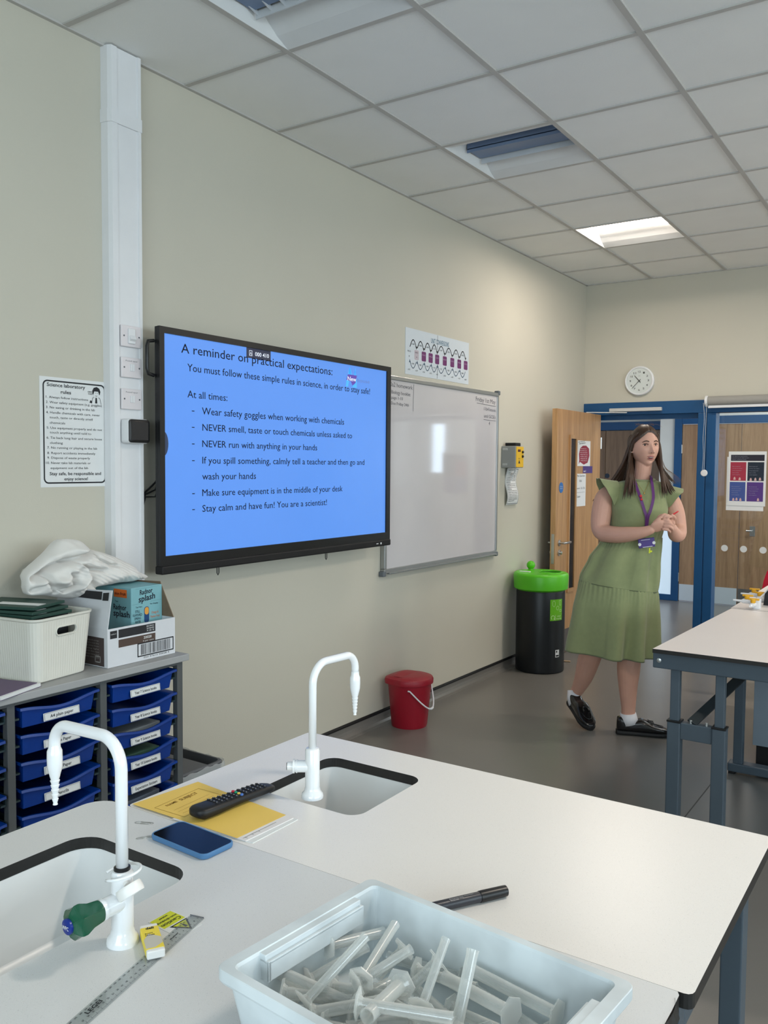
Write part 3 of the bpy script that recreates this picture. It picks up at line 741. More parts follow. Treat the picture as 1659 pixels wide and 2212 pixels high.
for i in range(8):
    a, b = cx[i], cx[i+1]; w_ = b-a; n = 10
    arc = [(a+.008+w_*.86*k/n, 2.266+.045*math.sin(PI*k/n)) for k in range(n+1)]
    stroke(m, arc, .0065, (.002, 0, 0), Y, Z); e = arc[-1]; poly3(m, [(e[0]-.010, e[1]+.008), (e[0]+.002, e[1]-.012), (e[0]+.012, e[1]+.008)], (.002, 0, 0), Y, Z)
    arc = [(a+.008+w_*.86*k/n, 2.178-.040*math.sin(PI*k/n)) for k in range(n+1)]
    stroke(m2, arc, .005, (.002, 0, 0), Y, Z); e = arc[0]; poly3(m2, [(e[0]-.010, e[1]-.008), (e[0]+.010, e[1]-.008), (e[0], e[1]+.012)], (.002, 0, 0), Y, Z)
    add_text(m3, ('x1000', 'x1000', 'x1000', 'x10', 'x100', 'x1000', 'x1000', 'x1000')[i], (.002, a+w_*.27, 2.280), Y, Z, .036, .010); add_text(m3, '÷1000' if i not in (3, 4) else '÷10', (.002, a+w_*.27, 2.160), Y, Z, .036, .010)
for i, y in enumerate(cx): add_text(m3, ('x10¹²', 'x10⁹', 'x10⁶', 'x10³', 'x10²', 'x10¹', 'x10³', 'x10⁶', 'x10⁹')[i].replace('¹²', '12').replace('⁹', '9').replace('⁶', '6').replace('³', '3').replace('²', '2').replace('¹', '1'), (.002, y-.014, 2.122), Y, Z, .028, .009)
for i in (0, 1): add_text(m3, ('PICO', 'NANO')[i], (.002, cx[i]-.018, 2.232), Y, Z, .036, .010); add_text(m3, 'pn'[i], (.002, cx[i]-.004, 2.205), Y, Z, .010, .010)
build('printed_arrow', m, INK, o); build('printed_arrow', m2, mat('slate_ink', (58, 88, 112), .6), o); build('lettering', m3, INK, o)
m = MB()
for i, y in enumerate(cx[2:]): add_text(m, ('MICRO', 'MILLI', 'CENTI', 'BASE', 'KILO', 'MEGA', 'GIGA')[i], (.0027, y-.020, 2.226), Y, Z, .040, .009)
build('lettering', m, pc((176, 150, 180)), o)

o = sheet('poster', 'curled printed sheet with a black border hanging below the yellow alarm box', 'poster', (.0, 3.80, 1.250), Y, Z, .195, .274, PAPER, th=.0015, curl=.012)
# its print rides on the same curl
m = MB(); m2 = MB()
def curlx(z): t_ = (z-1.250)/.274; return math.sin(t_*PI*2.3)*.012+.012+.0021
lns = ['Science laboratory', 'rules']+[r[0] for r in rules[2:17]]+['Stay safe, be responsible and', 'enjoy science!']
for i, s in enumerate(lns):
    z = 1.504-.0127*i; add_text(m, s, (curlx(z), 3.82, z), Y, Z, min(.15, .006*len(s)+.02), .0065 if 1 < i < 17 else .008, .012)
for (ya, za, yb, zb) in ((3.807, 1.257, 3.807, 1.517), (3.988, 1.257, 3.988, 1.517)):
    prev = None
    for k in range(15):
        z = za+(zb-za)*k/14; q = [(curlx(z), ya-.0016, z), (curlx(z), ya+.0016, z)]
        if prev: m.bm.faces.new([m.bm.verts.new(p) for p in (prev[0], prev[1], q[1], q[0])])
        prev = q
for z in (1.257, 1.517): m.quad([(curlx(z), 3.807, z-.0015), (curlx(z), 3.988, z-.0015), (curlx(z), 3.988, z+.0015), (curlx(z), 3.807, z+.0015)])
build('lettering', m, INK, o)

# ---- alarm box
t = thing('gas_alarm_box', 'grey wall box with a yellow front and black top on the left wall', 'alarm box', (.06, 3.72, 1.60))
GBX = mat('grey_enclosure', (150, 152, 150), .5)
build('enclosure', MB().box((0, 3.735, 1.528), (.115, 3.872, 1.688), .004), GBX, t)
build('top_sounder', MB().box((.02, 3.755, 1.688), (.105, 3.845, 1.712), .004), BLACKM, t)
build('front_plate', MB().box((.115, 3.742, 1.532), (.119, 3.868, 1.684), .002), mat('alarm_yellow', (226, 180, 30), .45), t)
m = MB(); flat(m, (.119, 3.765, 1.645), Y, Z, .05, .018); build('display', m, pc((84, 28, 22)), t)
m = MB()
for z in (1.645, 1.612): m.lathe([(.010, 0), (.010, .006), (.004, .012)], (.119, 3.845, z), (1, 0, 0), 12)
m.bm.faces.new([m.bm.verts.new((.1196, 3.775+a, 1.560+b)) for a, b in ((0, 0), (.034, 0), (.017, .028))]); add_text(m, 'GAS', (.119, 3.775, 1.592), Y, Z, .03, .008)
build('key_switch', m, BLACK, t)
m = MB()
for z in (1.552, 1.664): m.box((.012, 3.729, z-.008), (.05, 3.736, z+.008), .002)
build('enclosure_clip', m, mat('pale_clip', (180, 182, 180), .4), t)
o = tag(build('socket_plate', MB().box((.0, 3.90, 1.528), (.028, 3.985, 1.640), .003), PLATE), 'blank white plate on the wall just right of the yellow alarm box', 'socket')
o = tag(build('socket_plate', MB().box((.0, 3.875, 1.475), (.014, 3.945, 1.526), .003), GBX), 'small grey plate below the alarm box and blank white plate', 'socket')
o = tag(build('cable', MB().tube([(.06, 3.86, 1.528), (.05, 3.87, 1.50), (.03, 3.88, 1.47), (.012, 3.885, 1.43)], .006, 8), WHITE), 'short white cable dropping from the underside of the alarm box', 'cable')

# ---- wall clock
t = thing('wall_clock', 'round white wall clock above the blue doorway', 'clock', (.5, YF, 2.285))
cc = (.499, YF, 2.284); N_ = (0, -1, 0)
build('case', MB().lathe([(.125, 0), (.127, .012), (.125, .026), (.118, .032), (.110, .030), (.108, .022)], cc, N_, 56), WHITE, t, smooth=True)
build('dial', MB().lathe([(.109, .018), (.109, .0225)], cc, N_, 48), mat('clock_dial', (232, 231, 234), .45), t)
m = MB()
for h in range(1, 13):
    a = R(90-30*h); add_text(m, str(h), (cc[0]+.078*math.cos(a), YF-.0225, cc[2]+.078*math.sin(a)-.008), X, Z, (.022 if h > 9 else .014), .016, .01, align='C')
add_text(m, 'quartz', (cc[0], YF-.0225, cc[2]+.04), X, Z, .018, .005, align='C')
build('numerals', m, INK, t)
def hand(a, l, wd, tail, off):
    m = MB(); a = R(90-a); d = Vector((math.cos(a), 0, math.sin(a))); n = Vector((-d.z, 0, d.x)); c = Vector(cc)+Vector((0, -off, 0))
    pts = [c-d*tail-n*wd*.5, c+d*l-n*wd*.35, c+d*l+n*wd*.35, c-d*tail+n*wd*.5]
    v = [m.bm.verts.new(p) for p in pts]; v2 = [m.bm.verts.new(p+Vector((0, -.0012, 0))) for p in pts]; m.ring_faces([v, v2]); build('clock_hand', m, INK, t)
hand(318, .062, .0065, .016, .025); hand(224, .088, .0045, .018, .027); hand(144, .026, .0025, .012, .029)
build('hand_pin', MB().lathe([(.004, .022), (.004, .031)], cc, N_, 12), INK, t)
build('glass_cover', MB().lathe([(.110, .0315), (.110, .0322)], cc, N_, 40), GLASS, t)

# ================================================================== STORAGE UNIT AND WHAT STANDS ON IT
t = thing('tray_storage_unit', 'grey open frame storage unit of blue trays along the left wall', 'storage unit', (.24, -.35, 0))
TOPG = mat('unit_top', (158, 159, 159), .5, bump=.05, bscale=300)
m = MB(); m.box((.012, -1.05, .803), (.450, .193, .828), .003); build('top', m, TOPG, t)
for ya, yb in ((.160, .187), (-.187, -.160), (-.533, -.506), (-.880, -.853)):
    m = MB(); m.box((.395, ya, .0205), (.42, yb, .8025), .002); m.box((.02, ya, .0205), (.045, yb, .8025), .002); m.box((.044, ya+.001, .022), (.396, yb-.001, .05)); m.box((.044, ya+.001, .775), (.396, yb-.001, .8015))
    build('upright', m, GREYM, t)
for q in ((.401, .786, .4185, .8015), (.401, .022, .4185, .05), (.0215, .022, .04, .05)): build('rail', MB().box((q[0], -1.05, q[1]), (q[2], .1855, q[3])), GREYM, t)
RUN = mat('tray_runner', (44, 60, 64), .5)
for ya, sg in ((.160, -1), (-.160, 1), (-.187, -1), (-.506, 1), (-.533, -1), (-.853, 1)):
    for i in range(9):
        z = .752-.0865*i; m = MB(); m.prism([(ya, z-.018), (ya+sg*.020, z-.018), (ya+sg*.020, z-.012), (ya+sg*.004, z-.012), (ya+sg*.004, z+.02), (ya, z+.02)], .03, .41, M=Matrix(((0, 0, 1, 0), (1, 0, 0, 0), (0, 1, 0, 0), (0, 0, 0, 1)))); build('tray_runner', m, RUN, t)
for x in (.06, .38):
    for y in (.17, -.52, -1.0): build('castor', MB().cyl((x, y-.01, .018), (x, y+.01, .018), .018), BLACK, t)

def tray_mesh():
    m = MB(); W, H, D = .135, .068, .37
    # body: tapering open box hung from its rim; front is a bowed, scooped lip (local x forward, y across)
    def ringz(z, inset, x1): return [(x1-D+inset, -W+inset, z), (x1-inset*.4, -W+inset, z), (x1-inset*.4, W-inset, z), (x1-D+inset, W-inset, z)]
    n = 24
    def rim(off, z, drop, front):
        pts = [(-D, -W-off, z)]
        for k in range(n+1):
            s = -1+2*k/n; y = s*(W+off); pts.append((front+.006*(1-s*s), y, z-drop*(math.cos(s*PI)+1)/2))
        pts.append((-D, W+off, z)); return pts
    R0 = rim(.013, .0, .016, .010); R1 = rim(.013, -.008, .016, .012); R2 = rim(.0, -.010, .016, .0); R3 = rim(-.006, -H, .0, -.010)
    I0 = rim(.008, .0, .016, .004); I1 = rim(-.004, -.010, .016, -.006); I2 = rim(-.010, -H+.004, .0, -.014)
    m.loft([R3, R2, R1, R0, I0, I1, I2], True, True, True)
    return m
def tray(col, row, text, label):
    yc = (0, -.347, -.694)[col]; z = .775-.0865*row
    o = build('storage_tray', tray_mesh(), BLUET, smooth=True, angle=40, local=True)
    o.location = (.420, yc, z); tag(o, label, 'storage tray', 'blue storage trays in the unit')
    if text:
        m = MB(); tilt = Vector((-.12, 0, 1)).normalized(); org = Vector((.0068, -.064, -.062)); nn = Vector((1, 0, .12)).normalized()
        m.box((-.001, 0, 0), (.002, .135, .026), .0015, M=Matrix.Translation(org) @ Matrix.Rotation(R(-7), 4, 'Y')); lb = build('label_holder', m, PAPER, o, local=True)
        m = MB(); add_text(m, text, org+tilt*.008+nn*.002+Vector((0, .067, 0)), Y, tilt, min(.1, .0062*len(text)), .010, .01, align='C')
        fr = rrect(.003, .002, .132, .024, .003, 3)
        stroke(m, fr+[fr[0]], .0007, org+nn*.002, Y, tilt); build('lettering', m, INK, lb, local=True)
    return o
for r_, s in enumerate(('Year 7 Science books', 'Year 8 Science books', 'Year 9 Science books', 'Year 10 Science books', 'Expectation Stickers', None)):
    tray(0, r_, s, 'blue tray labelled %s in the right column of the storage unit' % s if s else 'blue tray below Expectation Stickers, partly behind the bench')
for r_, s in enumerate(('A4 plain paper', 'Graph Paper', 'Lined Paper', 'Pencils', None)):
    tray(1, r_, s, 'blue tray labelled %s in the middle column of the storage unit' % s if s else 'blue tray under the Pencils tray, partly behind the bench')
for r_ in range(6): tray(2, r_, None, ('topmost', 'second', 'third', 'fourth', 'fifth', 'sixth')[r_]+' blue tray down at the left edge of the photo')
# books seen in the trays
def slab(name, label, cat, c, size, rz, mats, pitch=0, group=None, bev=.0015):
    t_ = MB().box((-size[0]/2, -size[1]/2, 0), (size[0]/2, size[1]/2, size[2]), bev)
    o = build(name, t_, mats, local=True); o.location = c; o.rotation_euler = (0, R(pitch), R(rz)); return tag(o, label, cat, group)
slab('exercise_book', 'pale exercise books edge seen in the Year 9 Science books tray', 'book', (.27, .0, .558), (.24, .20, .026), 3, mat('book_grey', (120, 128, 134), .6))
slab('exercise_book', 'green exercise book lying in the Year 10 Science books tray', 'book', (.27, .0, .470), (.24, .20, .024), -3, mat('book_green', (60, 92, 78), .6))
slab('exercise_book', 'grey book lying in the tray under Expectation Stickers', 'book', (.26, .0, .300), (.25, .2, .026), 2, mat('book_slate', (98, 108, 122), .6))

# purple book at the left edge
t = thing('exercise_book', 'purple covered book lying on the storage unit at the left edge', 'book', (.36, -.52, .828))
def quadslab(pts, z0, z1): return MB().prism(pts, z0, z1)
build('pages', quadslab([(.421, -.416), (.473, -.586), (.272, -.650), (.219, -.479)], .829, .839), PAPER, t)
PUR = mat('purple_cover', (92, 74, 104), .5)
build('cover', quadslab([(.414, -.424), (.465, -.594), (.272, -.652), (.219, -.481)], .839, .841), PUR, t)
build('cover', quadslab([(.423, -.414), (.475, -.586), (.270, -.652), (.217, -.477)], .828, .829), PUR, t)

# white ribbed basket
t = thing('storage_basket', 'white ribbed plastic basket with a slot handle holding dark green folders', 'basket', (.22, -.33, .828), R(8))
WB_ = mat('basket_plastic', (220, 218, 208), .5)
m = MB()
def bring(z, hx, hy, r, rib):
    base = rrect(-hx, -hy, hx, hy, r, 8); pts = []
    n = len(base)
    for i in range(n):
        a, b = Vector(base[i]), Vector(base[(i+1) % n]); k = max(1, int((b-a).length/.0035))
        for j in range(k):
            p = a.lerp(b, j/k); q = Vector((p.x/max(hx, .01), p.y/max(hy, .01)))
            pts.append(p)
    return pts
hx0, hy0, hx1, hy1 = .165, .112, .182, .130
ref = bring(0, hx1, hy1, .035, 0)
# resample both outlines to the same count
def resamp(poly, n):
    P = [Vector(p) for p in poly]; L = [0]
    for i in range(len(P)): L.append(L[-1]+(P[(i+1) % len(P)]-P[i]).length)
    out = []
    for k in range(n):
        s = L[-1]*k/n; i = max(j for j in range(len(P)) if L[j] <= s); d = L[i+1]-L[i]
        out.append(P[i].lerp(P[(i+1) % len(P)], (s-L[i])/d if d else 0))
    return out
NB = 440
A = resamp(rrect(-hx0, -hy0, hx0, hy0, .032, 8), NB); B = resamp(rrect(-hx1, -hy1, hx1, hy1, .036, 8), NB)
def ringat(tz, off):
    out = []
    for i in range(NB):
        p = A[i].lerp(B[i], tz); d = (A[(i+1) % NB]-A[i-1]); nrm = Vector((d.y, -d.x)).normalized()
        rib = .0009*(1 if (i//2) % 2 else 0) if .04 < tz < .93 and off >= 0 else 0
        q = p+nrm*(off-rib); out.append((q.x, q.y, tz*.212))
    return out
rings = [ringat(z, o_) for z, o_ in ((0, -.008), (.02, -.001), (.05, 0), (.35, 0), (.62, 0), (.72, 0), (.74, 0), (.88, 0), (.9, 0), (.95, 0), (.97, .004), (1.0, .004), (1.0, -.003), (.95, -.0035), (.5, -.0035), (.05, -.0035), (.03, -.005))]
vr = [[m.bm.verts.new(p) for p in r] for r in rings]
m.ring_faces(vr, True, False, True)
m.bm.faces.new(list(reversed(vr[0])))
# cut the hand slot through the +x wall
slot = rrect(-.036, .150, .046, .173, .011, 6)
cut = MB(); cut.prism(slot, .10, .25, M=Matrix(((0, 0, 1, 0), (1, 0, 0, 0), (0, 1, 0, 0), (0, 0, 0, 1))))
bk = build('basket_body', m, WB_, t, smooth=True, local=True, angle=30)
ct = build('cutter', cut, WB_, t, local=True)
md = bk.modifiers.new('b', 'BOOLEAN'); md.object = ct; md.operation = 'DIFFERENCE'; md.solver = 'EXACT'
bpy.context.view_layer.update(); dg = bpy.context.evaluated_depsgraph_get()
nm = bpy.data.meshes.new_from_object(bk.evaluated_get(dg)); bk.modifiers.clear(); bk.data = nm
bpy.data.objects.remove(ct)
m = MB(); a_ = [(.1795, y, z) for y, z in rrect(-.039, .147, .049, .176, .014, 6)]; m.tube(a_, .0022, 6, closed=True); build('handle_rim', m, WB_, t, smooth=True, local=True)
DG = mat('folder_green', (34, 66, 58), .55, bump=.1, bscale=300)
for i, (dx, dz, rz, txt) in enumerate(((0, 0, 8, 0), (-.02, .012, 14, 1), (-.035, .026, 20, 2))):
    o = slab('ring_binder', ('lowest', 'middle', 'top')[i]+' dark green folder of the three lying across the white basket', 'folder', (.225+dx*.5, -.345+dx*.3, 1.034+dz), (.27-.01*i, .17, .010), rz, DG, pitch=0, group='green folders in the basket')
    build('label_strip', MB().box((-.05, -.045, .010), (.115, -.005, .0106)), PAPER, o, local=True)
slab('note_pad', 'dark grey pad standing inside the white basket behind its handle', 'pad', (.30, -.30, .86), (.008, .17, .165), 10, mat('pad_dark', (52, 54, 62), .6))

# open white carton
CARD = mat('white_card', (212, 214, 218), .6, var=.04, vscale=12)
BROWN = mat('card_brown', (122, 102, 82), .75, var=.1, vscale=30)
t = thing('cardboard_box', 'open white carton numbered 20028 with a barcode on the storage unit', 'box', (.25, .014, .828))
bx0, bx1, by0, by1, bz0, bz1 = .10, .400, -.140, .168, .829, .964; th = .004
m = MB()
def rc(i, z): return [(bx0+i, by0+i, z), (bx1-i, by0+i, z), (bx1-i, by1-i, z), (bx0+i, by1-i, z)]
m.loft([rc(0, bz0), rc(0, bz1), rc(th, bz1), rc(th, bz0+th)])
build('carton_body', m, CARD, t)
def flap(pts, n, mats):
    m = MB(); n = Vector(n)*.003
    a = [m.bm.verts.new(p) for p in pts]; b = [m.bm.verts.new(Vector(p)+n) for p in pts]; m.ring_faces([a, b]); return build('carton_flap', m, mats, t)
flap([(bx1, by0, bz1), (bx0, by0, bz1), (bx0+.01, by0+.018, 1.082), (bx1-.0, by0+.022, 1.098)], (0, 1, 0), CARD)
flap([(bx1-.005, by1, bz1), (bx0, by1, bz1), (bx0+.02, by1+.0, 1.085), (bx1-.075, by1-.002, 1.094)], (0, -1, 0), BROWN)
m = MB(); Fx = bx1
flat(m, (Fx, -.129, .929), Y, Z, .030, .027); flat(m, (Fx, -.093, .927), Y, Z, .166, .030)
o_ = (bx0, by0, 0); 
build('printed_panel', m, pc((38, 38, 42)), t)
build('printed_panel', flat(MB(), (Fx, -.093, .893), Y, Z, .166, .028), pc((82, 66, 58)), t)
m = MB(); add_text(m, '20028', (Fx, .018, .907), Y, Z, .036, .009, .012, off=.0012); add_text(m, '4 per case', (Fx, .014, .897), Y, Z, .05, .005, off=.0012); add_text(m, 'walkers', (Fx, -.127, .943), Y, Z, .024, .004, off=.0012)
for k in range(3): add_text(m, ('MULTIPACK', '24 BAGS', 'X 25 G')[k], (Fx, .032, .948-.008*k), Y, Z, .034, .005, .01, off=.0012)
build('lettering', m, PAPER, t)
m = MB(); random.seed(5)
stroke(m, [(-.008, .846), (.158, .846), (.158, .892), (-.008, .892), (-.008, .846)], .004, (Fx, 0, 0), Y, Z)
y = .006
while y < .142:
    w_ = random.choice((.0012, .0022, .0034)); flat(m, (Fx, y, .850), Y, Z, w_, .038); y += w_+random.choice((.0014, .0024, .0034))
add_text(m, '050 37613 20028 4', (Fx, .018, .836), Y, Z, .12, .006)
build('barcode', m, INK, t)
# prints on the side facing the camera and on the upright flap
m = MB(); flat(m, (bx0+.02, by0, .832), X, Z, .262, .100); build('printed_panel', m, pc((74, 64, 62)), t)
m = MB()
for k in range(7): add_text(m, ('ingredients & storage', 'keep in a cool dry', 'place away from', 'strong light', 'recycle this case', 'widely recycled', 'handle with care')[k], (.27, by0, .918-.010*k), X, Z, .085, .0045, off=.001)
stroke(m, [(.335, .845), (.362, .845), (.362, .865), (.335, .865), (.335, .845)], .004, (0, by0, 0), X, Z, .001)
build('lettering', m, pc((150, 146, 142)), t)
m = MB()
def onflap(x, z): k = (z-bz1)/.118; return (x, by0+.019*k-.0022, z)
for xa, xb in ((.22, .352), (.358, .388)):
    m.quad([onflap(xa, 1.060), onflap(xb, 1.062), onflap(xb, 1.090), onflap(xa, 1.086)])
build('printed_panel', m, pc((38, 38, 42)), t)

# small pale blue drinks carton sitting in it
t = thing('drinks_carton', 'pale blue flavoured water carton standing inside the open white box', 'box', (.24, .10, .833))
rx0, rx1, ry0, ry1, rz0, rz1 = .12, .335, .018, .160, .940, 1.084
AQ = mat('carton_aqua', (126, 178, 186), .5, var=.04)
m = MB(); m.box((rx0, ry0, .834), (rx1, ry1+.004, rz1), .002); build('carton_body', m, AQ, t)
T = Vector
m = MB(); k = .142/.240
def rp(u, v): return (rx1, ry0+u*.142, 0.946+v*.136)   # u across the front, v up
add_text(m, 'Radnor', rp(.28, .80), (0, 1, .06), Z, .060, .018, .02); add_text(m, 'splash', rp(.24, .60), (0, 1, .10), Z, .078, .022, .02)
for i, s in enumerate(('STILL', 'FLAVOURED', 'SPRING', 'WATER')): add_text(m, s, rp((.12, .05, .10, .12)[i], .33-.095*i), Y, Z, (.024, .042, .030, .026)[i], .009, .008)
add_text(m, 'Tear Here', rp(.14, .46), Y, Z, .030, .005, .01); add_text(m, 'For Display', rp(.62, .50), Y, Z, .038, .005, .01)
q = (rx0, ry0, 0)
add_text(m, 'Radnor', (rx1-.098, ry0, 1.000), X, (0, 0, 1), .072, .019, .02); add_text(m, 'splash', (rx1-.098, ry0, .975), X, Z, .09, .022, .02); add_text(m, 'Tear', (rx1-.09, ry0, 1.028), X, Z, .02, .005)
build('lettering', m, pc((18, 26, 44)), t)
m = MB(); flat(m, (rx1-.095, ry0, 1.046), X, Z, .072, .030, .0006); flat(m, rp(-.0, 1.0), Y, (-1, 0, 0), .06, .05, .0006); build('printed_panel', m, pc((226, 112, 44)), t)
build('lettering', add_text(MB(), 'sion Fruit', (rx1-.090, ry0, 1.055), X, Z, .062, .010, .02, off=.0012), pc((92, 34, 20)), t)
m = MB(); add_text(m, 'Orange &', rp(.66, .24), Y, Z, .034, .009, .012); add_text(m, 'Passion Fruit', rp(.63, .13), Y, Z, .044, .009, .012); build('lettering', m, pc((196, 130, 96)), t)
m = MB(); poly3(m, rrect(0, 0, .023, .060, .010, 4), rp(.42, .02), Y, Z, .0006); build('cut_out_window', m, pc((30, 70, 120)), t)
m = MB(); poly3(m, rrect(0, 0, .019, .028, .009, 4), rp(.435, .24), Y, Z, .0010); build('printed_fruit', m, pc((224, 160, 70)), t)
m = MB(); stroke(m, [(ry0+.004, 1.022), (ry0+.052, 1.024)], .0006, (rx1, 0, 0), Y, Z); stroke(m, [(ry0+.09, 1.026), (ry1, 1.028)], .0006, (rx1, 0, 0), Y, Z); stroke(m, [(ry0+.02, rz1-.006), (ry1-.01, rz1-.004)], .0006, (rx1, 0, 0), Y, Z); build('tear_line', m, pc((80, 120, 130)), t)

# crumpled white towel thrown over the boxes
out = [(-0.308, 1.125), (-0.3, 1.158), (-0.253, 1.201), (-0.197, 1.246), (-0.169, 1.266), (-0.129, 1.266), (-0.087, 1.255), (-0.058, 1.228), (0.016, 1.204), (0.106, 1.165), (0.172, 1.121), (0.21, 1.098), (0.179, 1.088), (0.04, 1.088), (-0.048, 1.080), (-0.075, 1.060), (-0.12, 1.056), (-0.155, 1.056), (-0.239, 1.076), (-0.293, 1.083), (-0.306, 1.101)]
def smooth_poly(P, n):
    P = [Vector(p) for p in P]; o_ = []
    for i in range(len(P)):
        a, b, c, d = P[i-1], P[i], P[(i+1) % len(P)], P[(i+2) % len(P)]
        for k in range(6):
            s = k/6; o_.append(.5*((2*b)+(c-a)*s+(2*a-5*b+4*c-d)*s*s+(3*b-a-3*c+d)*s**3))
    return resamp(o_, n)
NT = 220; OUT = smooth_poly(out, NT); cen = Vector((-.07, 1.145))
creases = [([(-0.079, 1.25), (-0.076, 1.221), (-0.118, 1.205), (-0.181, 1.195), (-0.237, 1.176), (-0.287, 1.142)], .010, -.055), ([(-0.181, 1.19), (-0.153, 1.193), (-0.106, 1.163), (-.04, 1.15)], .007, -.034), ([(-0.259, 1.163), (-0.238, 1.117), (-0.189, 1.092), (-0.160, 1.109), (-0.176, 1.15)], .008, -.045),
           ([(-.27, 1.12), (-.2, 1.13), (-.17, 1.16)], .012, .026), ([(-.15, 1.18), (-.13, 1.175), (-.12, 1.13), (-.15, 1.10)], .012, .030), ([(-.06, 1.235), (-.05, 1.19), (0, 1.165), (.03, 1.16)], .006, -.026), ([(-.22, 1.215), (-.15, 1.235), (-.10, 1.225)], .010, .012), ([(-.29, 1.10), (-.25, 1.125), (-.22, 1.09)], .007, -.030), ([(-.10, 1.12), (-.07, 1.09), (-.02, 1.085)], .007, -.022), ([(.12, 1.14), (0, 1.11), (-.1, 1.07)], .03, .012)]
def segd(p, a, b):
    ab = b-a; s = max(0, min(1, (p-a).dot(ab)/ab.length_squared)); return (p-a-ab*s).length
def relief(p, side):
    h = 0
    for pl, wd, am in creases:
        d = min(segd(p, Vector(pl[i]), Vector(pl[i+1])) for i in range(len(pl)-1)); h += am*math.exp(-(d/wd)**2)
    h += .020*noise.noise(Vector((p.x*16, p.y*16, side*3)))+.004*noise.noise(Vector((p.x*45, p.y*45, 5+side)))
    a = p.y*.88+p.x*.47+.008*noise.noise(Vector((p.x*9, p.y*9, 2)))
    if p.x > -.16 and p.y-(1.235+p.x*.35) < .0: h += .0016*math.sin(a*2*PI/.0115)
    return h
m = MB(); rings = []; NR = 46
for k in range(NR+1):
    s = math.sin(PI/2*k/NR) if k < NR else 1.0; rings.append((s, 1))
rows = []
for s, _ in rings[1:]:
    th_ = math.sqrt(max(0, 1-s**2.6)); r_ = []
    for q in OUT:
        p = cen+(q-cen)*s; r_.append(m.bm.verts.new((.185+.085*th_+relief(p, 1)*min(1, th_*3+.15), p.x, p.y)))
    rows.append(r_)
c0 = m.bm.verts.new((.185+.085+relief(cen, 1), cen.x, cen.y))
back = []
for k in range(12, 0, -1):
    s = k/12*.985; th_ = math.sqrt(max(0, 1-s*s)); back.append([m.bm.verts.new((.175-.11*th_+.5*relief(cen+(q-cen)*s, 2)*th_, (cen+(q-cen)*s).x, (cen+(q-cen)*s).y)) for q in OUT])
m.ring_faces(rows+back, True, False, True)
for i in range(NT): m.bm.faces.new((c0, rows[0][i], rows[0][(i+1) % NT]))
o = build('towel', m, mat('towel_cotton', (224, 221, 216), .95, bump=.6, bscale=700, sheen=.3), smooth=True, angle=180)
tag(o, 'crumpled white ribbed towel heaped over the boxes by the trunking', 'towel')
m = MB(); path = []
for k in range(30):
    a = k/29*2*PI*1.4; rr_ = .006+.0045*a; path.append((a, rr_))
prof = [Vector((-.082+math.cos(a)*r_*.85, 1.053+math.sin(a)*r_*.45)) for a, r_ in path]
pr = []
for i, p in enumerate(prof):
    d = (prof[min(i+1, 29)]-prof[max(i-1, 0)]).normalized(); n = Vector((-d.y, d.x))*.0035; pr.append((p+n, p-n))
for (a, b) in zip(pr[:-1], pr[1:]):
    for x0_, x1_ in ((.16, .272),):
        v = [m.bm.verts.new((x_, q.x, q.y)) for x_ in (x0_, x1_) for q in (a[0], b[0], b[1], a[1])]
        for f in ((0, 1, 5, 4), (1, 2, 6, 5), (2, 3, 7, 6), (3, 0, 4, 7), (4, 5, 6, 7), (3, 2, 1, 0)): m.bm.faces.new([v[i] for i in f])
bmesh.ops.remove_doubles(m.bm, verts=m.bm.verts, dist=1e-5)
build('rolled_corner', m, MATS['towel_cotton'], o, smooth=True, angle=60)

# lidded grey waste bin and liner beyond the unit
t = thing('waste_bin', 'grey floor bin with a clear liner between storage unit and bench', 'bin', (.20, .34, 0))
DGB = mat('bin_grey', (92, 94, 97), .55)
m = MB(); rg = [[(x, y, z) for x, y in rrect(.03+i, .205+i, .37-i, .455-i, .03)] for z, i in ((0, .03), (.30, .0), (.33, -.004), (.335, 0), (.335, .008), (.30, .012), (.02, .04))]
m.loft(rg, True, True, True); build('bin_body', m, DGB, t, smooth=True)
m = MB(); build('bin_lid', MB().box((.03, .205, .325), (.37, .37, .337), .003), DGB, t)
random.seed(3); m = MB(); base = resamp(rrect(.024, .199, .376, .461, .034), 90)
R_ = []
for z, o2 in ((.334, 0), (.328, .003), (.30, .006), (.24, .008)): R_.append([(p.x+(p.x-.2)*.03+(0 if p.x < .2 else o2)+.006*noise.noise(Vector((p.x*30, p.y*30, z*10))), p.y+(p.y-.33)*.05+.006*noise.noise(Vector((p.x*30, p.y*30, 4+z*10))), z+.012*noise.noise(Vector((p.x*25, p.y*25, 9)))) for p in base])
m.loft(R_, True, False, False)
PLAS = glassy('clear_liner', (.92, .94, .95), frost=.28, rough=.12)
build('bin_liner', m, PLAS, t, smooth=True, angle=180)

# ================================================================== FRONT BENCHES
BZ = .82; BT = .022
def outline_corner(pts): return pts
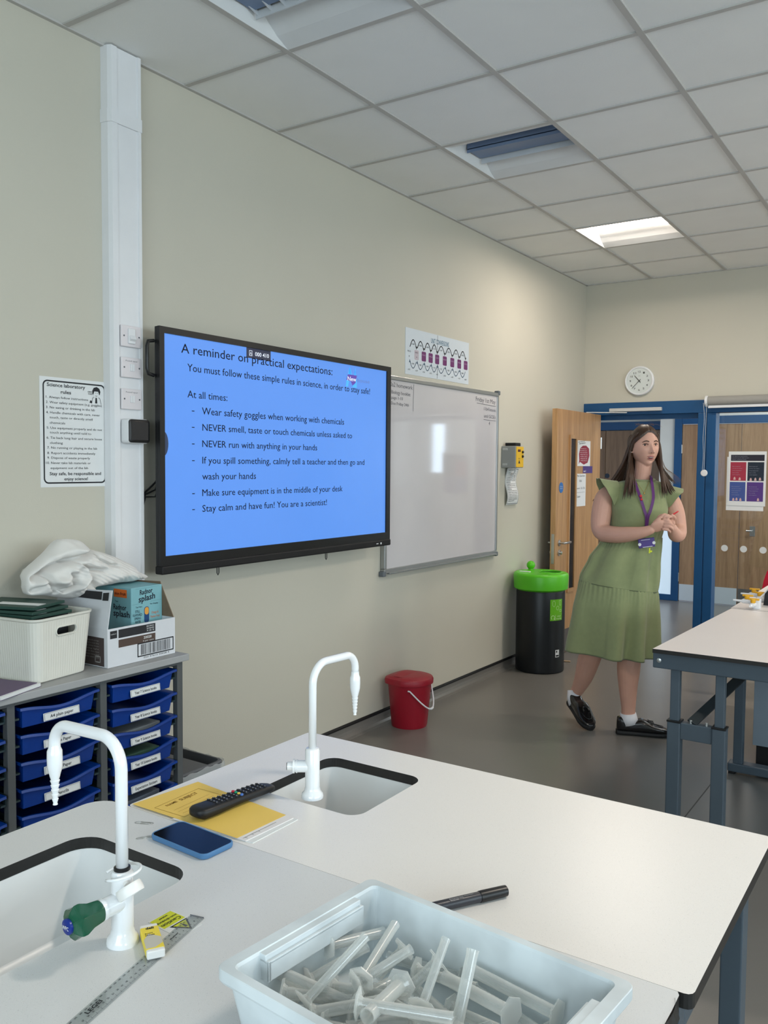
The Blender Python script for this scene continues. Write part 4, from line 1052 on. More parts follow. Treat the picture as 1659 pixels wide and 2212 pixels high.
# far bench top with its sink cut-out
S2 = (1.560, -.660, 1.828, -.392); S1 = (1.440, -1.600, 1.735, -1.015)
def bench(name, label, outer, sink, matl, legs, frame):
    t = thing(name, label, 'bench', ((outer[0][0]+outer[2][0])/2, (outer[0][1]+outer[2][1])/2, 0))
    m = MB(); m.plate(outer, [rrect(*sink, .035, 8)], BZ-BT, BZ, 0, 1); build('worktop', m, [matl, EDGE], t)
    x0, y0, x1, y1 = frame
    m = MB()
    for a, b in (((x0, y0), (x1, y0+.03)), ((x0, y1-.03), (x1, y1)), ((x0, y0+.03), (x0+.03, y1-.03)), ((x1-.03, y0+.03), (x1, y1-.03))): m.box((a[0], a[1], BZ-BT-.06), (b[0], b[1], BZ-BT), .002)
    build('apron', m, STEEL, t)
    for lx, ly in legs: build('leg', MB().box((lx-.02, ly-.025, 0), (lx+.02, ly+.025, BZ-BT-.06), .003), STEEL, t)
    return t
f = rrect(1.396, -.882, 2.550, -.272, .012, 3)
tf = bench('lab_bench', 'white lab bench with sink, further of the two joined front benches', f, S2, BENCHF, ((2.495, -.33), (2.495, -.84), (1.46, -.33), (1.46, -.84)), (1.43, -.862, 2.528, -.292))
def bench_near_outline():
    o_ = [(2.530, -2.0), (2.535, -.93), (2.534, -.890), (2.530, -.8825)]
    o_ += [(1.375, -.8825)]
    o_ += [(1.317+.05-.05*math.sin(R(a)), -.9325+.05*math.cos(R(a))) for a in (20, 40, 60, 80, 90)]
    o_ += [(1.317, -2.0)]
    return o_
t = thing('lab_bench', 'grey-white lab bench with sink nearest the camera, carrying tray and phone', 'bench', (1.93, -1.45, 0))
m = MB(); m.plate(list(reversed(bench_near_outline())), [rrect(*S1, .05, 8)], BZ-BT, BZ, 0, 1); build('worktop', m, [BENCHN, EDGE], t)
m = MB()
for a, b in (((1.35, -1.97), (2.50, -1.94)), ((1.35, -.945), (2.50, -.915)), ((1.35, -1.94), (1.38, -.945)), ((2.47, -1.94), (2.50, -.945))): m.box((a[0], a[1], BZ-BT-.06), (b[0], b[1], BZ-BT), .002)
build('apron', m, STEEL, t)
for lx, ly in ((1.39, -.95), (2.46, -.95), (1.39, -1.93), (2.46, -1.93)): build('leg', MB().box((lx-.02, ly-.025, 0), (lx+.02, ly+.025, BZ-BT-.06), .003), STEEL, t)
m = MB()
pp = [(2.531, -.900), (2.536, -.915), (2.538, -.935), (2.537, -.955), (2.533, -.975)]
for (a, b) in zip(pp[:-1], pp[1:]): m.quad([(a[0], a[1], BZ+.001), (b[0], b[1], BZ+.001-.0*0), (b[0]+.004, b[1], BZ-.018), (a[0]+.006, a[1], BZ-.016)])
build('lifting_edge_strip', m, EDGE, t)
build('fixing_bolt', MB().lathe([(.008, 0), (.008, .004), (.004, .006)], (2.5285, -.60, .775), (1, 0, 0), 12).lathe([(.008, 0), (.008, .004), (.004, .006)], (2.5285, -.80, .775), (1, 0, 0), 12), CHROME, tf, smooth=True)
SINKM = mat('sink_ceramic', (226, 227, 226), .3)
def sink(label, s, depth, r):
    x0, y0, x1, y1 = s; e = .012; m = MB(); rg = []
    for z, i, rr_ in ((BZ-BT-.001, -e-.012, r), (BZ-BT-.001, -e*.1, r), (BZ-BT-.03, .0, r), (BZ-BT-depth*.9, .012, r), (BZ-BT-depth, .035, r), (BZ-BT-depth-.004, .10, r*.5)):
        rg.append([(x, y, z) for x, y in rrect(x0+i, y0+i, x1-i, y1-i, rr_, 8)])
    for z, i, rr_ in ((BZ-BT-depth-.014, .10, r*.5), (BZ-BT-depth-.01, .02, r), (BZ-BT-.02, -.012, r), (BZ-BT-.012, -e-.012, r)):
        rg.append([(x, y, z) for x, y in rrect(x0+i, y0+i, x1-i, y1-i, rr_, 8)])
    m.loft(rg, True, False, False)
    # floor of the basin (a closed ring at the drain level)
    q = [(x, y, BZ-BT-depth-.004) for x, y in rrect(x0+.10, y0+.10, x1-.10, y1-.10, r*.5, 8)]
    m.bm.faces.new([m.bm.verts.new(p) for p in q])
    o = thing('sink', label, 'sink', ((x0+x1)/2, (y0+y1)/2, BZ-BT-depth-.014))
    build('basin', m, SINKM, o, smooth=True, angle=50)
    c = ((x0+x1)/2, (y0+y1)/2, BZ-BT-depth-.003)
    build('drain', MB().lathe([(.03, 0), (.03, .003), (.022, .002), (.01, .001)], c), CHROME, o, smooth=True)
    return o
sink('white ceramic sink set in the far front bench below the second tap', S2, .14, .035)
sink('white ceramic sink at the left edge of the near bench', S1, .16, .05)

# ---- swan-neck laboratory taps
def nozzle(m, c):
    c = Vector(c); pr = [(.0090, .026), (.0095, .018), (.0118, .013), (.0122, .0), (.0118, -.012), (.0105, -.019), (.0085, -.026)]
    z = -.028
    for k in range(6):
        r = .0082-.0006*k; pr += [(r, z), (r-.0020, z-.0062)]; z -= .0075
    pr += [(.004, z-.002)]
    m.lathe([(r, z_) for r, z_ in pr], c, (0, 0, 1), 24)
def swan(t, base, d, reach, ztop, zdrop, rz_tube, r=.0092, body=.931, br=.0163, rise=0.0):
    """d: unit direction of the spout; arched pipe from the body top"""
    b = Vector(base); d = Vector((*d, 0)).normalized(); m = MB()
    m.lathe([(.0238, 0), (.0240, .004), (.0225, .010), (br+.002, .015), (br, .024), (br, body-BZ-.004), (br-.002, body-BZ), (r+.002, body-BZ+.001)], b, (0, 0, 1), 36)
    build('tap_body', m, TAPW, t, smooth=True)
    zt = ztop
    pts = [b+Vector((0, 0, body-BZ-.002))]; R1 = .045; R2 = .034; zh = zt-BZ; z1 = zh-R1-rise
    pts.append(b+Vector((0, 0, z1)))
    for k in range(1, 11):
        a = PI/2*k/10; pts.append(b+d*(R1*(1-math.cos(a)))+Vector((0, 0, z1+R1*math.sin(a)*1.0+rise*.15*k/10)))
    e = pts[-1]
    xs = reach-R2; pts.append(b+d*xs+Vector((0, 0, zh)))
    for k in range(1, 11):
        a = PI/2*k/10; pts.append(b+d*(xs+R2*math.sin(a))+Vector((0, 0, zh-R2*(1-math.cos(a)))))
    pts.append(b+d*reach+Vector((0, 0, zdrop-BZ)))
    m = MB(); m.tube(pts, r, 20); build('swan_neck', m, TAPW, t, smooth=True, angle=180)
    m = MB(); nozzle(m, pts[-1]+Vector((0, 0, -.022))); build('hose_nozzle', m, TAPW, t, smooth=True, angle=50)
# near tap
t = thing('lab_tap', 'white swan-neck tap with dark green knob beside the near sink', 'tap', (1.806, -1.231, BZ))
swan(t, (1.806, -1.231, BZ), (-1, .03), .167, 1.124, 1.088, 0, rise=-.004)
m = MB(); b0 = Vector((1.806, -1.236, .885)); dv = Vector((-.03, -1, 0)).normalized()
m.cyl(b0, b0+dv*.034, .0150, .0145, 24); m.lathe([(.0160, .030), (.0160, .036)], b0, dv, 24); build('valve_stem', m, TAPW, t, smooth=True)
m = MB(); KG = mat('knob_green', (4, 78, 54), .2, coat=.4)
q = Vector((0, 0, 1)).rotation_difference(dv); rings = []
for s_, r_, am in ((.036, .0155, .03), (.041, .0165, .06), (.056, .0178, .10), (.070, .0218, .16), (.078, .0212, .18), (.085, .0150, .14), (.087, .0110, .0)):
    rings.append([b0+q @ Vector(((r_*(1.04+am*(.9 if k % 2 else -.6)))*math.cos(2*PI*k/12), (r_*(1.04+am*(.9 if k % 2 else -.6)))*math.sin(2*PI*k/12), s_)) for k in range(12)])
m.loft(rings); bmesh.ops.bevel(m.bm, geom=list(m.bm.edges), offset=.0008, segments=2, affect='EDGES', clamp_overlap=True); build('knob', m, KG, t, smooth=True, angle=20)
kb = build('knob_cap', MB().lathe([(.0112, .0865), (.0112, .090), (.0085, .0915)], b0, dv, 28), mat('cap_blue', (14, 44, 130), .3), t, smooth=True)
build('lettering', add_text(MB(), 'WPC', b0+dv*.0917+Vector((-.0, 0, -.003)), (1, 0, 0), Z, .014, .0055, .01, align='C'), PAPER, kb)
m = MB(); m.lathe([(.0105, .111), (.0122, .112), (.0122, .116), (.0105, .117)], (1.806, -1.231, BZ), (0, 0, 1), 28); build('seal_ring', m, BLACK, t, smooth=True)
# capped side outlet and its retaining loop
cdir = Vector((.60, .05, -.80)).normalized(); c1 = Vector((1.8235, -1.236, .9150))
m = MB(); m.cyl((1.810, -1.234, .921), c1, .0050, .0050, 14); m.lathe([(.0185, -.003), (.020, .0), (.020, .010), (.019, .0125), (.0165, .0125), (.0160, .004)], c1+cdir*.004, cdir, 32)
build('outlet_cap', m, mat('cap_white', (232, 230, 226), .35), t, smooth=True, angle=40)
m = MB(); loop = []
for k in range(26):
    a = R(-20+285*k/25); loop.append((1.804+.029*math.cos(a+R(-75)), -1.230+.027*math.sin(a+R(-75)), .926+.007*math.sin(a*.9)))
m.tube(loop, .0022, 8); build('retaining_loop', m, TAPW, t, smooth=True, angle=180)
# further tap
t = thing('lab_tap', 'white swan-neck tap without a knob beside the further sink', 'tap', (1.687, -.625, BZ))
swan(t, (1.687, -.625, BZ), (.02, 1), .152, 1.108, 1.062, 0, body=.928, br=.0158, r=.0086, rise=-.002)
m = MB(); b0 = Vector((1.685, -.626, .888)); dv = Vector((-.82, -.57, 0)).normalized()
m.cyl(b0, b0+dv*.036, .0128, .0128, 24); m.lathe([(.0142, .030), (.0142, .0325), (.0125, .0325), (.0125, .036), (.0150, .036), (.0150, .0395), (.0098, .040), (.0090, .052), (.0078, .0525)], b0, dv, 28)
build('valve_stem', m, TAPW, t, smooth=True); build('stem_insert', MB().lathe([(.0080, .0520), (.0080, .0535)], b0, dv, 24), BLACK, t)

# ---- things lying on the benches
# yellow exercise book over loose white sheets
t = thing('exercise_book', 'yellow exercise book lying on the bench under the remote', 'book', (1.555, -.795, BZ))
yb = [(1.406, -.877), (1.701, -.874), (1.707, -.737), (1.425, -.708)]
CRAFT = mat('yellow_cover', (234, 198, 98), .6, var=.03)
build('cover', quadslab(yb, BZ+.0032, BZ+.0036), CRAFT, t)
m = MB(); u_ = Vector((-.03, 1, 0)).normalized(); v_ = Vector((-1, -.03, 0)).normalized()
o_ = Vector((1.545, -.862, BZ+.0036)); bxp = [(0, 0), (.128, 0), (.128, .085), (0, .085), (0, 0)]
stroke(m, bxp, .0009, o_, u_, v_, .0003)
for k in range(3): stroke(m, [(.012, .016+.013*k), (.116, .016+.013*k)], .0006, o_, u_, v_, .0003)
add_text(m, 'NAME', o_+u_*.02+v_*.068, u_, v_, .03, .008, .01); add_text(m, 'SUBJECT', o_+u_*.058+v_*.066, u_, v_, .05, .010, .01)
build('printed_box', m, mat('ochre_ink', (150, 112, 30), .7), t)
t2 = thing('paper_sheets', 'loose white printed sheets showing past the end of the yellow book', 'paper', (1.69, -.80, BZ))
build('sheet', quadslab([(1.55, -.885), (1.737, -.869), (1.738, -.736), (1.56, -.73)], BZ+.0001, BZ+.0016), PAPER, t2)
build('sheet', quadslab([(1.53, -.880), (1.722, -.872), (1.728, -.738), (1.55, -.735)], BZ+.0016, BZ+.0030), mat('paper_warm', (226, 222, 222), .7), t2)
m = MB(); stroke(m, [(1.7105, -.866), (1.7135, -.775)], .0012, (0, 0, BZ+.0030), X, Y, .0002); 
for k in range(3): stroke(m, [(1.711+.001*k, -.862+.018*k), (1.717, -.862+.018*k)], .001, (0, 0, BZ+.0030), X, Y, .0002)
build('printed_lines', m, GREYINK, t2)

# remote control, long axis across the book
t = thing('remote_control', 'black remote control with four coloured buttons lying on the yellow book', 'remote control', (1.580, -.75, BZ+.004))
ax = Vector((.075, .985, 0)).normalized(); sx_ = Vector((ax.y, -ax.x, 0))
m = MB(); rings = []
for s_, wd, ht, zb in ((0, .010, .010, .010), (.004, .018, .018, .006), (.014, .0235, .0245, .001), (.05, .0235, .0235, .001), (.09, .0215, .019, .003), (.12, .021, .0175, .004), (.17, .022, .017, .003), (.20, .020, .0145, .002), (.214, .015, .011, .002), (.218, .008, .007, .003)):
    c = Vector((1.575, -.866, BZ+.004))+ax*s_; pr = []
    for k in range(20):
        a = 2*PI*k/20; ca, sa = math.cos(a), math.sin(a); e = .55
        xx = math.copysign(abs(ca)**e, ca)*wd; zz = math.copysign(abs(sa)**e, sa)*.5*(ht)+ht/2
        pr.append(c+sx_*xx+Z*(zb+zz))
    rings.append(pr)
m.loft(rings); body = build('remote_body', m, mat('remote_black', (18, 18, 20), .45), t, smooth=True, angle=60)
def rtop(s_):
    T_ = ((.014, .0255), (.05, .0245), (.09, .022), (.12, .0215), (.17, .020), (.20, .0165))
    for (a, ha), (b, hb) in zip(T_[:-1], T_[1:]):
        if a <= s_ <= b: return ha+(hb-ha)*(s_-a)/(b-a)
    return T_[-1][1]
m = MB(); mt = MB()
for r_ in range(11):
    s_ = .050+.0135*r_
    if r_ == 5: continue
    for c_ in range(4):
        p = Vector((1.575, -.866, BZ+.004))+ax*s_+sx_*(-.0132+.0088*c_)+Z*rtop(s_)
        m.lathe([(.0030, -.001), (.0030, .0014), (.0022, .0020)], p, Z, 8); mt.lathe([(.0011, .0020), (.0011, .0023)], p, Z, 6)
build('rubber_buttons', m, mat('rubber', (30, 30, 33), .7), t); build('button_legends', mt, mat('legend_white', (190, 190, 190), .6), t)
for c_, cc_ in enumerate(((196, 40, 60), (16, 150, 110), (236, 200, 90), (70, 110, 180))):
    p = Vector((1.575, -.866, BZ+.004))+ax*.1175+sx_*(-.0135+.009*c_)+Z*rtop(.1175)
    build('colour_button', MB().lathe([(.0036, -.001), (.0036, .0016), (.0026, .0024)], p, Z, 12), pc(cc_), t, smooth=True, label=('red button', 'green button', 'yellow button', 'blue button')[c_])

# phone in its blue case
t = thing('mobile_phone', 'phone in a blue case lying face up on the near bench', 'phone', (1.640, -.932, BZ), R(-3))
m = MB(); rg = [[(x, y, z) for x, y in rrect(-.0775+i, -.0395+i, .0775-i, .0395-i, .013, 8)] for z, i in ((0, .003), (.0015, .0008), (.004, 0), (.0095, 0), (.0112, .001), (.0112, .0022), (.0102, .0026))]
m.loft(rg); build('case', m, mat('case_blue', (78, 124, 170), .5), t, smooth=True, local=True)
m = MB(); m.prism(rrect(-.0745, -.0365, .0745, .0365, .0105, 8), .0100, .0106); build('screen_glass', m, mat('phone_glass', (5, 7, 14), .10, spec=.25), t, local=True)
build('power_button', MB().box((-.004, -.0402, .0045), (.012, -.039, .0078), .0006), MATS['case_blue'], t, local=True)

def clip(name, label, c, rz, s=1):
    m = MB(); w1_, w2_ = .0042*s, .0029*s; L = .015*s
    pts = [(-L*.4, -w1_)]
    pts += [(L+w1_*math.sin(R(a)), -w1_*math.cos(R(a))) for a in range(0, 181, 30)]
    pts += [(-L-w2_*0-w1_*math.sin(R(a))*.9, w1_*math.cos(R(a))*.92) for a in range(0, 181, 30)]
    pts += [(L*.72+w2_*math.sin(R(a)), -w2_*math.cos(R(a))*.9) for a in range(0, 181, 30)]
    pts += [(-L*.5, w2_)]
    m.tube([(x, y, .0006) for x, y in pts], .0005, 6)
    o = build(name, m, CHROME, local=True, smooth=True, angle=180); o.location = c; o.rotation_euler = (0, 0, rz); return tag(o, label, 'paper clip')
clip('paper_clip', 'silver paper clip lying alone on the near bench behind the phone', (1.4955, -.923, BZ), R(25))
clip('paper_clip', 'silver paper clip poking out from under the corner of the phone', (1.548, -.968, BZ), R(60), .8)

# caution sticker on the bench
t = thing('warning_sticker', 'yellow and white caution sticker lying on the near bench under the ruler', 'sticker', (1.830, -1.150, BZ))
st = [(1.794, -1.172), (1.866, -1.176), (1.868, -1.128), (1.797, -1.126)]
build('sticker_base', quadslab(st, BZ, BZ+.0006), PAPER, t)
so = Vector((1.796, -1.128, BZ+.0006)); su = Vector((0, -1, 0)); sv = Vector((1, 0, 0))
build('yellow_panel', flat(MB(), so+Vector((.001, -.001, 0)), su, sv, .0425, .034, .0002), mat('caution_yellow', (208, 212, 40), .5), t)
m = MB(); add_text(m, 'Caution', so+sv*.0235+su*.004, su, sv, .037, .0075, .012); add_text(m, 'non-drinking', so+sv*.0145+su*.003, su, sv, .039, .0050, .012); add_text(m, 'water', so+sv*.0060+su*.013, su, sv, .018, .0045, .012)
poly3(m, [(.001, .038), (.036, .038), (.0185, .069)], so, su, sv, .0004)
build('lettering', m, INK, t)
m = MB(); poly3(m, [(.0055, .0405), (.0315, .0405), (.0185, .0630)], so, su, sv, .0006); tr = build('warning_triangle', m, MATS['caution_yellow'], t)
m = MB(); poly3(m, [(.017, .0475), (.020, .0475), (.0212, .0575), (.0158, .0575)], so, su, sv, .0008); flat(m, so+su*.017+sv*.043, su, sv, .003, .003, .0008); build('exclamation_mark', m, INK, tr)

# clear ruler
t = thing('ruler', 'clear plastic ruler lying under the eraser beside the near tap', 'ruler', (1.846, -1.118, BZ))
rd = Vector((.069, -.285, 0)).normalized(); rn = Vector((-rd.y, rd.x, 0))
t.rotation_euler = (0, 0, math.atan2(rd.y, rd.x))
CLR = glassy('clear_ruler', (.86, .88, .88), rough=.04, frost=.10)
m = MB(); m.loft([[(x, y, z) for y, z in ((-.0135, .0008), (-.0125, .0018), (-.009, .0030), (.009, .0030), (.0125, .0018), (.0135, .0008), (.0125, .0007), (-.0125, .0007))] for x in (0, .31)]); build('ruler_body', m, CLR, t, local=True)
m = MB(); ticks = MB()
for i in range(31):
    x_ = .005+.01*i
    ticks.quad([(x_-.00025, .0125, .0022), (x_+.00025, .0125, .0022), (x_+.00025, .0090, .0031), (x_-.00025, .0090, .0031)])
    if i < 30:
        for k in range(1, 10): ticks.quad([(x_+.001*k-.0001, .0125, .0022), (x_+.001*k+.0001, .0125, .0022), (x_+.001*k+.0001, .0108, .0027), (x_+.001*k-.0001, .0108, .0027)])
    add_text(m, str(i), (x_+.002, .0062, .0031), (-1, 0, 0), (0, -1, 0), .0018*len(str(i)), .0026, .02, off=.0002)
    add_text(m, str(i*10), (x_+.002, -.0062, .0031), (-1, 0, 0), (0, -1, 0), .0016*len(str(i*10)), .0024, .02, off=.0002)
add_text(m, 'LEGEI', (.262, .0020, .0031), (-1, 0, 0), (0, -1, 0), .030, .0062, .03, off=.0002); add_text(m, 'shatter', (.075, .0018, .0031), (-1, 0, 0), (0, -1, 0), .022, .0034, .02, off=.0002)
build('scale_marks', ticks, GREYINK, t, local=True); build('lettering', m, INK, t, local=True)
for e, x_ in (('end_tape', .0),): 
    build('end_edge', MB().box((0, -.0125, .0007), (.0006, .0125, .0029)), GREYINK, t, local=True)

# eraser on the ruler
t = thing('eraser', 'white eraser in a yellow card sleeve lying across the ruler', 'eraser', (1.853, -1.2155, BZ+.0032), math.atan2(-.045, .070))
m = MB().box((-.039, -.0130, 0), (.039, .0130, .0125), .002); build('rubber', m, mat('eraser_white', (232, 232, 230), .6), t, local=True)
YS = mat('sleeve_yellow', (238, 214, 70), .45); m = MB().box((-.031, -.0134, -.0002), (.033, .0134, .0129), .0018); build('sleeve', m, YS, t, local=True)
m = MB(); m.prism([(-.010, -.004), (.006, -.0128), (.030, -.0128), (.030, .0), (.020, .0125), (.004, .0125)], .01292, .0131); build('sleeve_print', m, mat('sleeve_grey', (196, 192, 180), .5), t, local=True)
m = MB(); add_text(m, 'deli', (-.0225, -.006, .0131), (0, 1, 0), (-1, 0, 0), .012, .006, .03, off=.0001); add_text(m, 'SOFT', (-.009, -.009, .0131), (0, 1, 0), (-1, 0, 0), .012, .003, .01, off=.0001); add_text(m, 'ERASER', (-.004, -.009, .0131), (0, 1, 0), (-1, 0, 0), .014, .003, .01, off=.0001)
build('lettering', m, INK, t, local=True)

# marker pen
t = thing('marker_pen', 'black marker pen lying on the far bench behind the tray', 'marker pen', (2.18, -.84, BZ))
md_ = Vector((.048, .078, 0)).normalized(); p1 = Vector((2.221, -.777, BZ+.0095)); p0 = p1-md_*.140
m = MB(); m.lathe([(.006, 0), (.0085, .002), (.0085, .088), (.0078, .090)], p0, md_, 24); build('barrel', m, mat('pen_grey', (44, 46, 54), .35), t, smooth=True)
m = MB(); m.lathe([(.0092, .088), (.0095, .092), (.0092, .132), (.0088, .139), (.006, .141)], p0, md_, 24); build('cap', m, BLACK, t, smooth=True)
side = Vector((md_.y, -md_.x, 0)); up_ = Vector((side.x*.35, side.y*.35, .94)).normalized()
m = MB()
for k in range(3): add_text(m, ('Permanent marker', 'bullet tip', 'black')[k], p0+md_*.030+up_*.0090+side*(.003*k), md_, (Z-md_*0).cross(md_)*1 if False else (-side), (.045, .025, .014)[k], .0022, .01, off=.0005)
build('lettering', m, pc((170, 172, 178)), t)

# ---- grey tray full of plastic measuring cylinders
tl = Vector((2.305, -1.189, 0)); ta = math.atan2(-.039, .414)
t = thing('storage_tray', 'pale grubby plastic tray full of measuring cylinders on the bench', 'tray', (tl.x, tl.y, BZ), ta)
TG = mat('tray_plastic', (214, 222, 225), .42, var=.22, vscale=11, bump=.06, bscale=60)
HX, HY, TZ = .208, .150, .100
m = MB()
def tr_ring(x, y, z, r): return [(a, b, z) for a, b in rrect(-x, -y, x, y, r, 5)]
m.loft([tr_ring(HX-.024, HY-.024, 0, .012), tr_ring(HX-.012, HY-.010, TZ-.022, .012), tr_ring(HX-.010, HY-.008, TZ-.016, .012), tr_ring(HX-.002, HY-.002, TZ-.018, .014), tr_ring(HX, HY, TZ-.014, .014), tr_ring(HX, HY, TZ-.001, .014), tr_ring(HX-.001, HY-.001, TZ, .013),
        tr_ring(HX-.018, HY-.013, TZ, .010), tr_ring(HX-.020, HY-.0145, TZ-.004, .010), tr_ring(HX-.027, HY-.027, .006, .010)], True, True, True)
build('tray_body', m, TG, t, local=True)
m = MB()
for s in (-1, 1):
    # runner ledges / label slots inside both short ends
    for a, b in (((s*(HX-.030), -.092, TZ-.012), (s*(HX-.018), .092, TZ-.0015)),): m.box(a, b, .001)
    m.box((s*(HX-.036), -.092, TZ-.034), (s*(HX-.033), .092, TZ-.008), .0008); m.box((s*(HX-.036), -.092, TZ-.012), (s*(HX-.028), .092, TZ-.0095), .0008)
    m.box((s*(HX-.036), .088, TZ-.034), (s*(HX-.020), .092, TZ-.0085)); m.box((s*(HX-.036), -.092, TZ-.034), (s*(HX-.020), -.088, TZ-.0085)); build('end_ledge', m, TG, t, local=True); m = MB()
GRIME = mat('grime', (118, 114, 106), .8)
PC_ = bpy.data.materials.new('cloudy_plastic'); PC_.use_nodes = True
nt = PC_.node_tree; nt.nodes.remove(nt.nodes['Principled BSDF']); out_ = nt.nodes['Material Output']
tr_ = nt.nodes.new('ShaderNodeBsdfTransparent'); tr_.inputs[0].default_value = (.97, .98, .975, 1)
df = nt.nodes.new('ShaderNodeBsdfDiffuse'); df.inputs[0].default_value = (.93, .94, .92, 1)
tl_ = nt.nodes.new('ShaderNodeBsdfTranslucent'); tl_.inputs[0].default_value = (.9, .92, .9, 1)
gl = nt.nodes.new('ShaderNodeBsdfGlossy'); gl.inputs['Roughness'].default_value = .18
lw = nt.nodes.new('ShaderNodeLayerWeight'); lw.inputs[0].default_value = .35
mr = nt.nodes.new('ShaderNodeMapRange'); mr.inputs[3].default_value = .18; mr.inputs[4].default_value = .85
mA = nt.nodes.new('ShaderNodeMixShader'); mA.inputs[0].default_value = .4
mB = nt.nodes.new('ShaderNodeMixShader'); mC = nt.nodes.new('ShaderNodeMixShader'); mC.inputs[0].default_value = .07
nt.links.new(df.outputs[0], mA.inputs[1]); nt.links.new(tl_.outputs[0], mA.inputs[2])
nt.links.new(lw.outputs['Facing'], mr.inputs[0]); nt.links.new(mr.outputs[0], mB.inputs[0]); nt.links.new(tr_.outputs[0], mB.inputs[1]); nt.links.new(mA.outputs[0], mB.inputs[2])
nt.links.new(mB.outputs[0], mC.inputs[1]); nt.links.new(gl.outputs[0], mC.inputs[2]); nt.links.new(mC.outputs[0], out_.inputs[0])
cyls = ((2.129, -1.148, 0.880, 2.161, -1.058, 0.868, .0085, 'base facing the left end'), (2.174, -1.252, 0.872, 2.204, -1.164, 0.925, .0075, 'open end raised near the left end'),
    (2.216, -1.191, 0.885, 2.200, -1.088, 0.905, .0078, 'rounded end pointing to the back corner'), (2.256, -1.042, 0.868, 2.121, -1.032, 0.862, .0105, 'lying along the back wall of the tray'),
    (2.215, -1.088, 0.875, 2.198, -1.129, 0.850, .0085, 'base upright behind the middle'), (2.214, -1.199, 0.882, 2.243, -1.138, 0.900, .0075, 'short end pointing up at the middle'),
    (2.282, -1.110, 0.892, 2.253, -1.155, 0.856, .0085, 'hexagonal base highest near the back'), (2.308, -1.193, 0.885, 2.303, -1.149, 0.915, .0070, 'narrow end standing up in the middle'),
    (2.255, -1.253, 0.900, 2.360, -1.211, 0.898, .0085, 'lying on top at the front with glossy side'), (2.268, -1.180, 0.890, 2.273, -1.236, 0.895, .0110, 'base edge on in the front middle'),
    (2.132, -1.246, 0.866, 2.210, -1.204, 0.860, .0090, 'base against the left wall'), (2.215, -1.207, 0.858, 2.104, -1.235, 0.882, .0100, 'wide tube crossing the front left corner'),
    (2.132, -1.192, 0.855, 2.170, -1.112, 0.875, .0080, 'under the raised one at the left'), (2.183, -1.250, 0.860, 2.240, -1.206, 0.870, .0090, 'half buried at the front left'),
    (2.162, -1.180, 0.850, 2.265, -1.160, 0.858, .0090, 'at the bottom of the left half'), (2.351, -1.185, 0.870, 2.346, -1.136, 0.940, .0090, 'square cut end sticking up highest'),
    (2.400, -1.139, 0.880, 2.291, -1.109, 0.872, .0100, 'base right of the middle'), (2.442, -1.098, 0.872, 2.315, -1.079, 0.875, .0095, 'base furthest right'),
    (2.432, -1.110, 0.848, 2.307, -1.078, 0.852, .0090, 'lowest along the back right'), (2.335, -1.232, 0.866, 2.250, -1.245, 0.856, .0085, 'at the front edge of the frame'),
    (2.384, -1.150, 0.846, 2.455, -1.127, 0.852, .0085, 'at the bottom right'), (2.199, -1.246, 0.848, 2.295, -1.226, 0.852, .0085, 'lowest along the front'), (2.166, -1.260, 0.852, 2.108, -1.204, 0.850, .0080, 'at the foot of the left wall'),
    (2.330, -1.150, 0.846, 2.230, -1.110, 0.848, .0090, 'lowest across the middle'), (2.420, -1.180, 0.850, 2.340, -1.215, 0.860, .0085, 'front right near the frame edge'), (2.290, -1.060, .846, 2.180, -1.075, .846, .009, 'low at the back'))
cyls = list(cyls); random.seed(21)
spots = ('deep in the left corner', 'deep at the left', 'deep left of centre', 'deep in the centre', 'deep right of centre', 'deep at the right', 'deep in the back right', 'deep by the back wall', 'deep by the front wall', 'deep front right', 'mid layer left', 'mid layer centre', 'mid layer right')
for j, ds in enumerate(spots):
    lx_ = -.13+.26*((j*5) % 13)/12; ly_ = -.075+.15*((j*7) % 13)/12; an = random.uniform(0, 2*PI); L_ = .085
    ex, ey = max(-.16, min(.16, lx_+L_*math.cos(an))), max(-.10, min(.10, ly_+L_*math.sin(an))); zz = .842 if j < 10 else .862
    ca_, sa_ = math.cos(ta), math.sin(ta)
    cyls.append((tl.x+lx_*ca_-ly_*sa_, tl.y+lx_*sa_+ly_*ca_, zz+.004, tl.x+ex*ca_-ey*sa_, tl.y+ex*sa_+ey*ca_, zz+random.uniform(0, .012), .0082, ds))
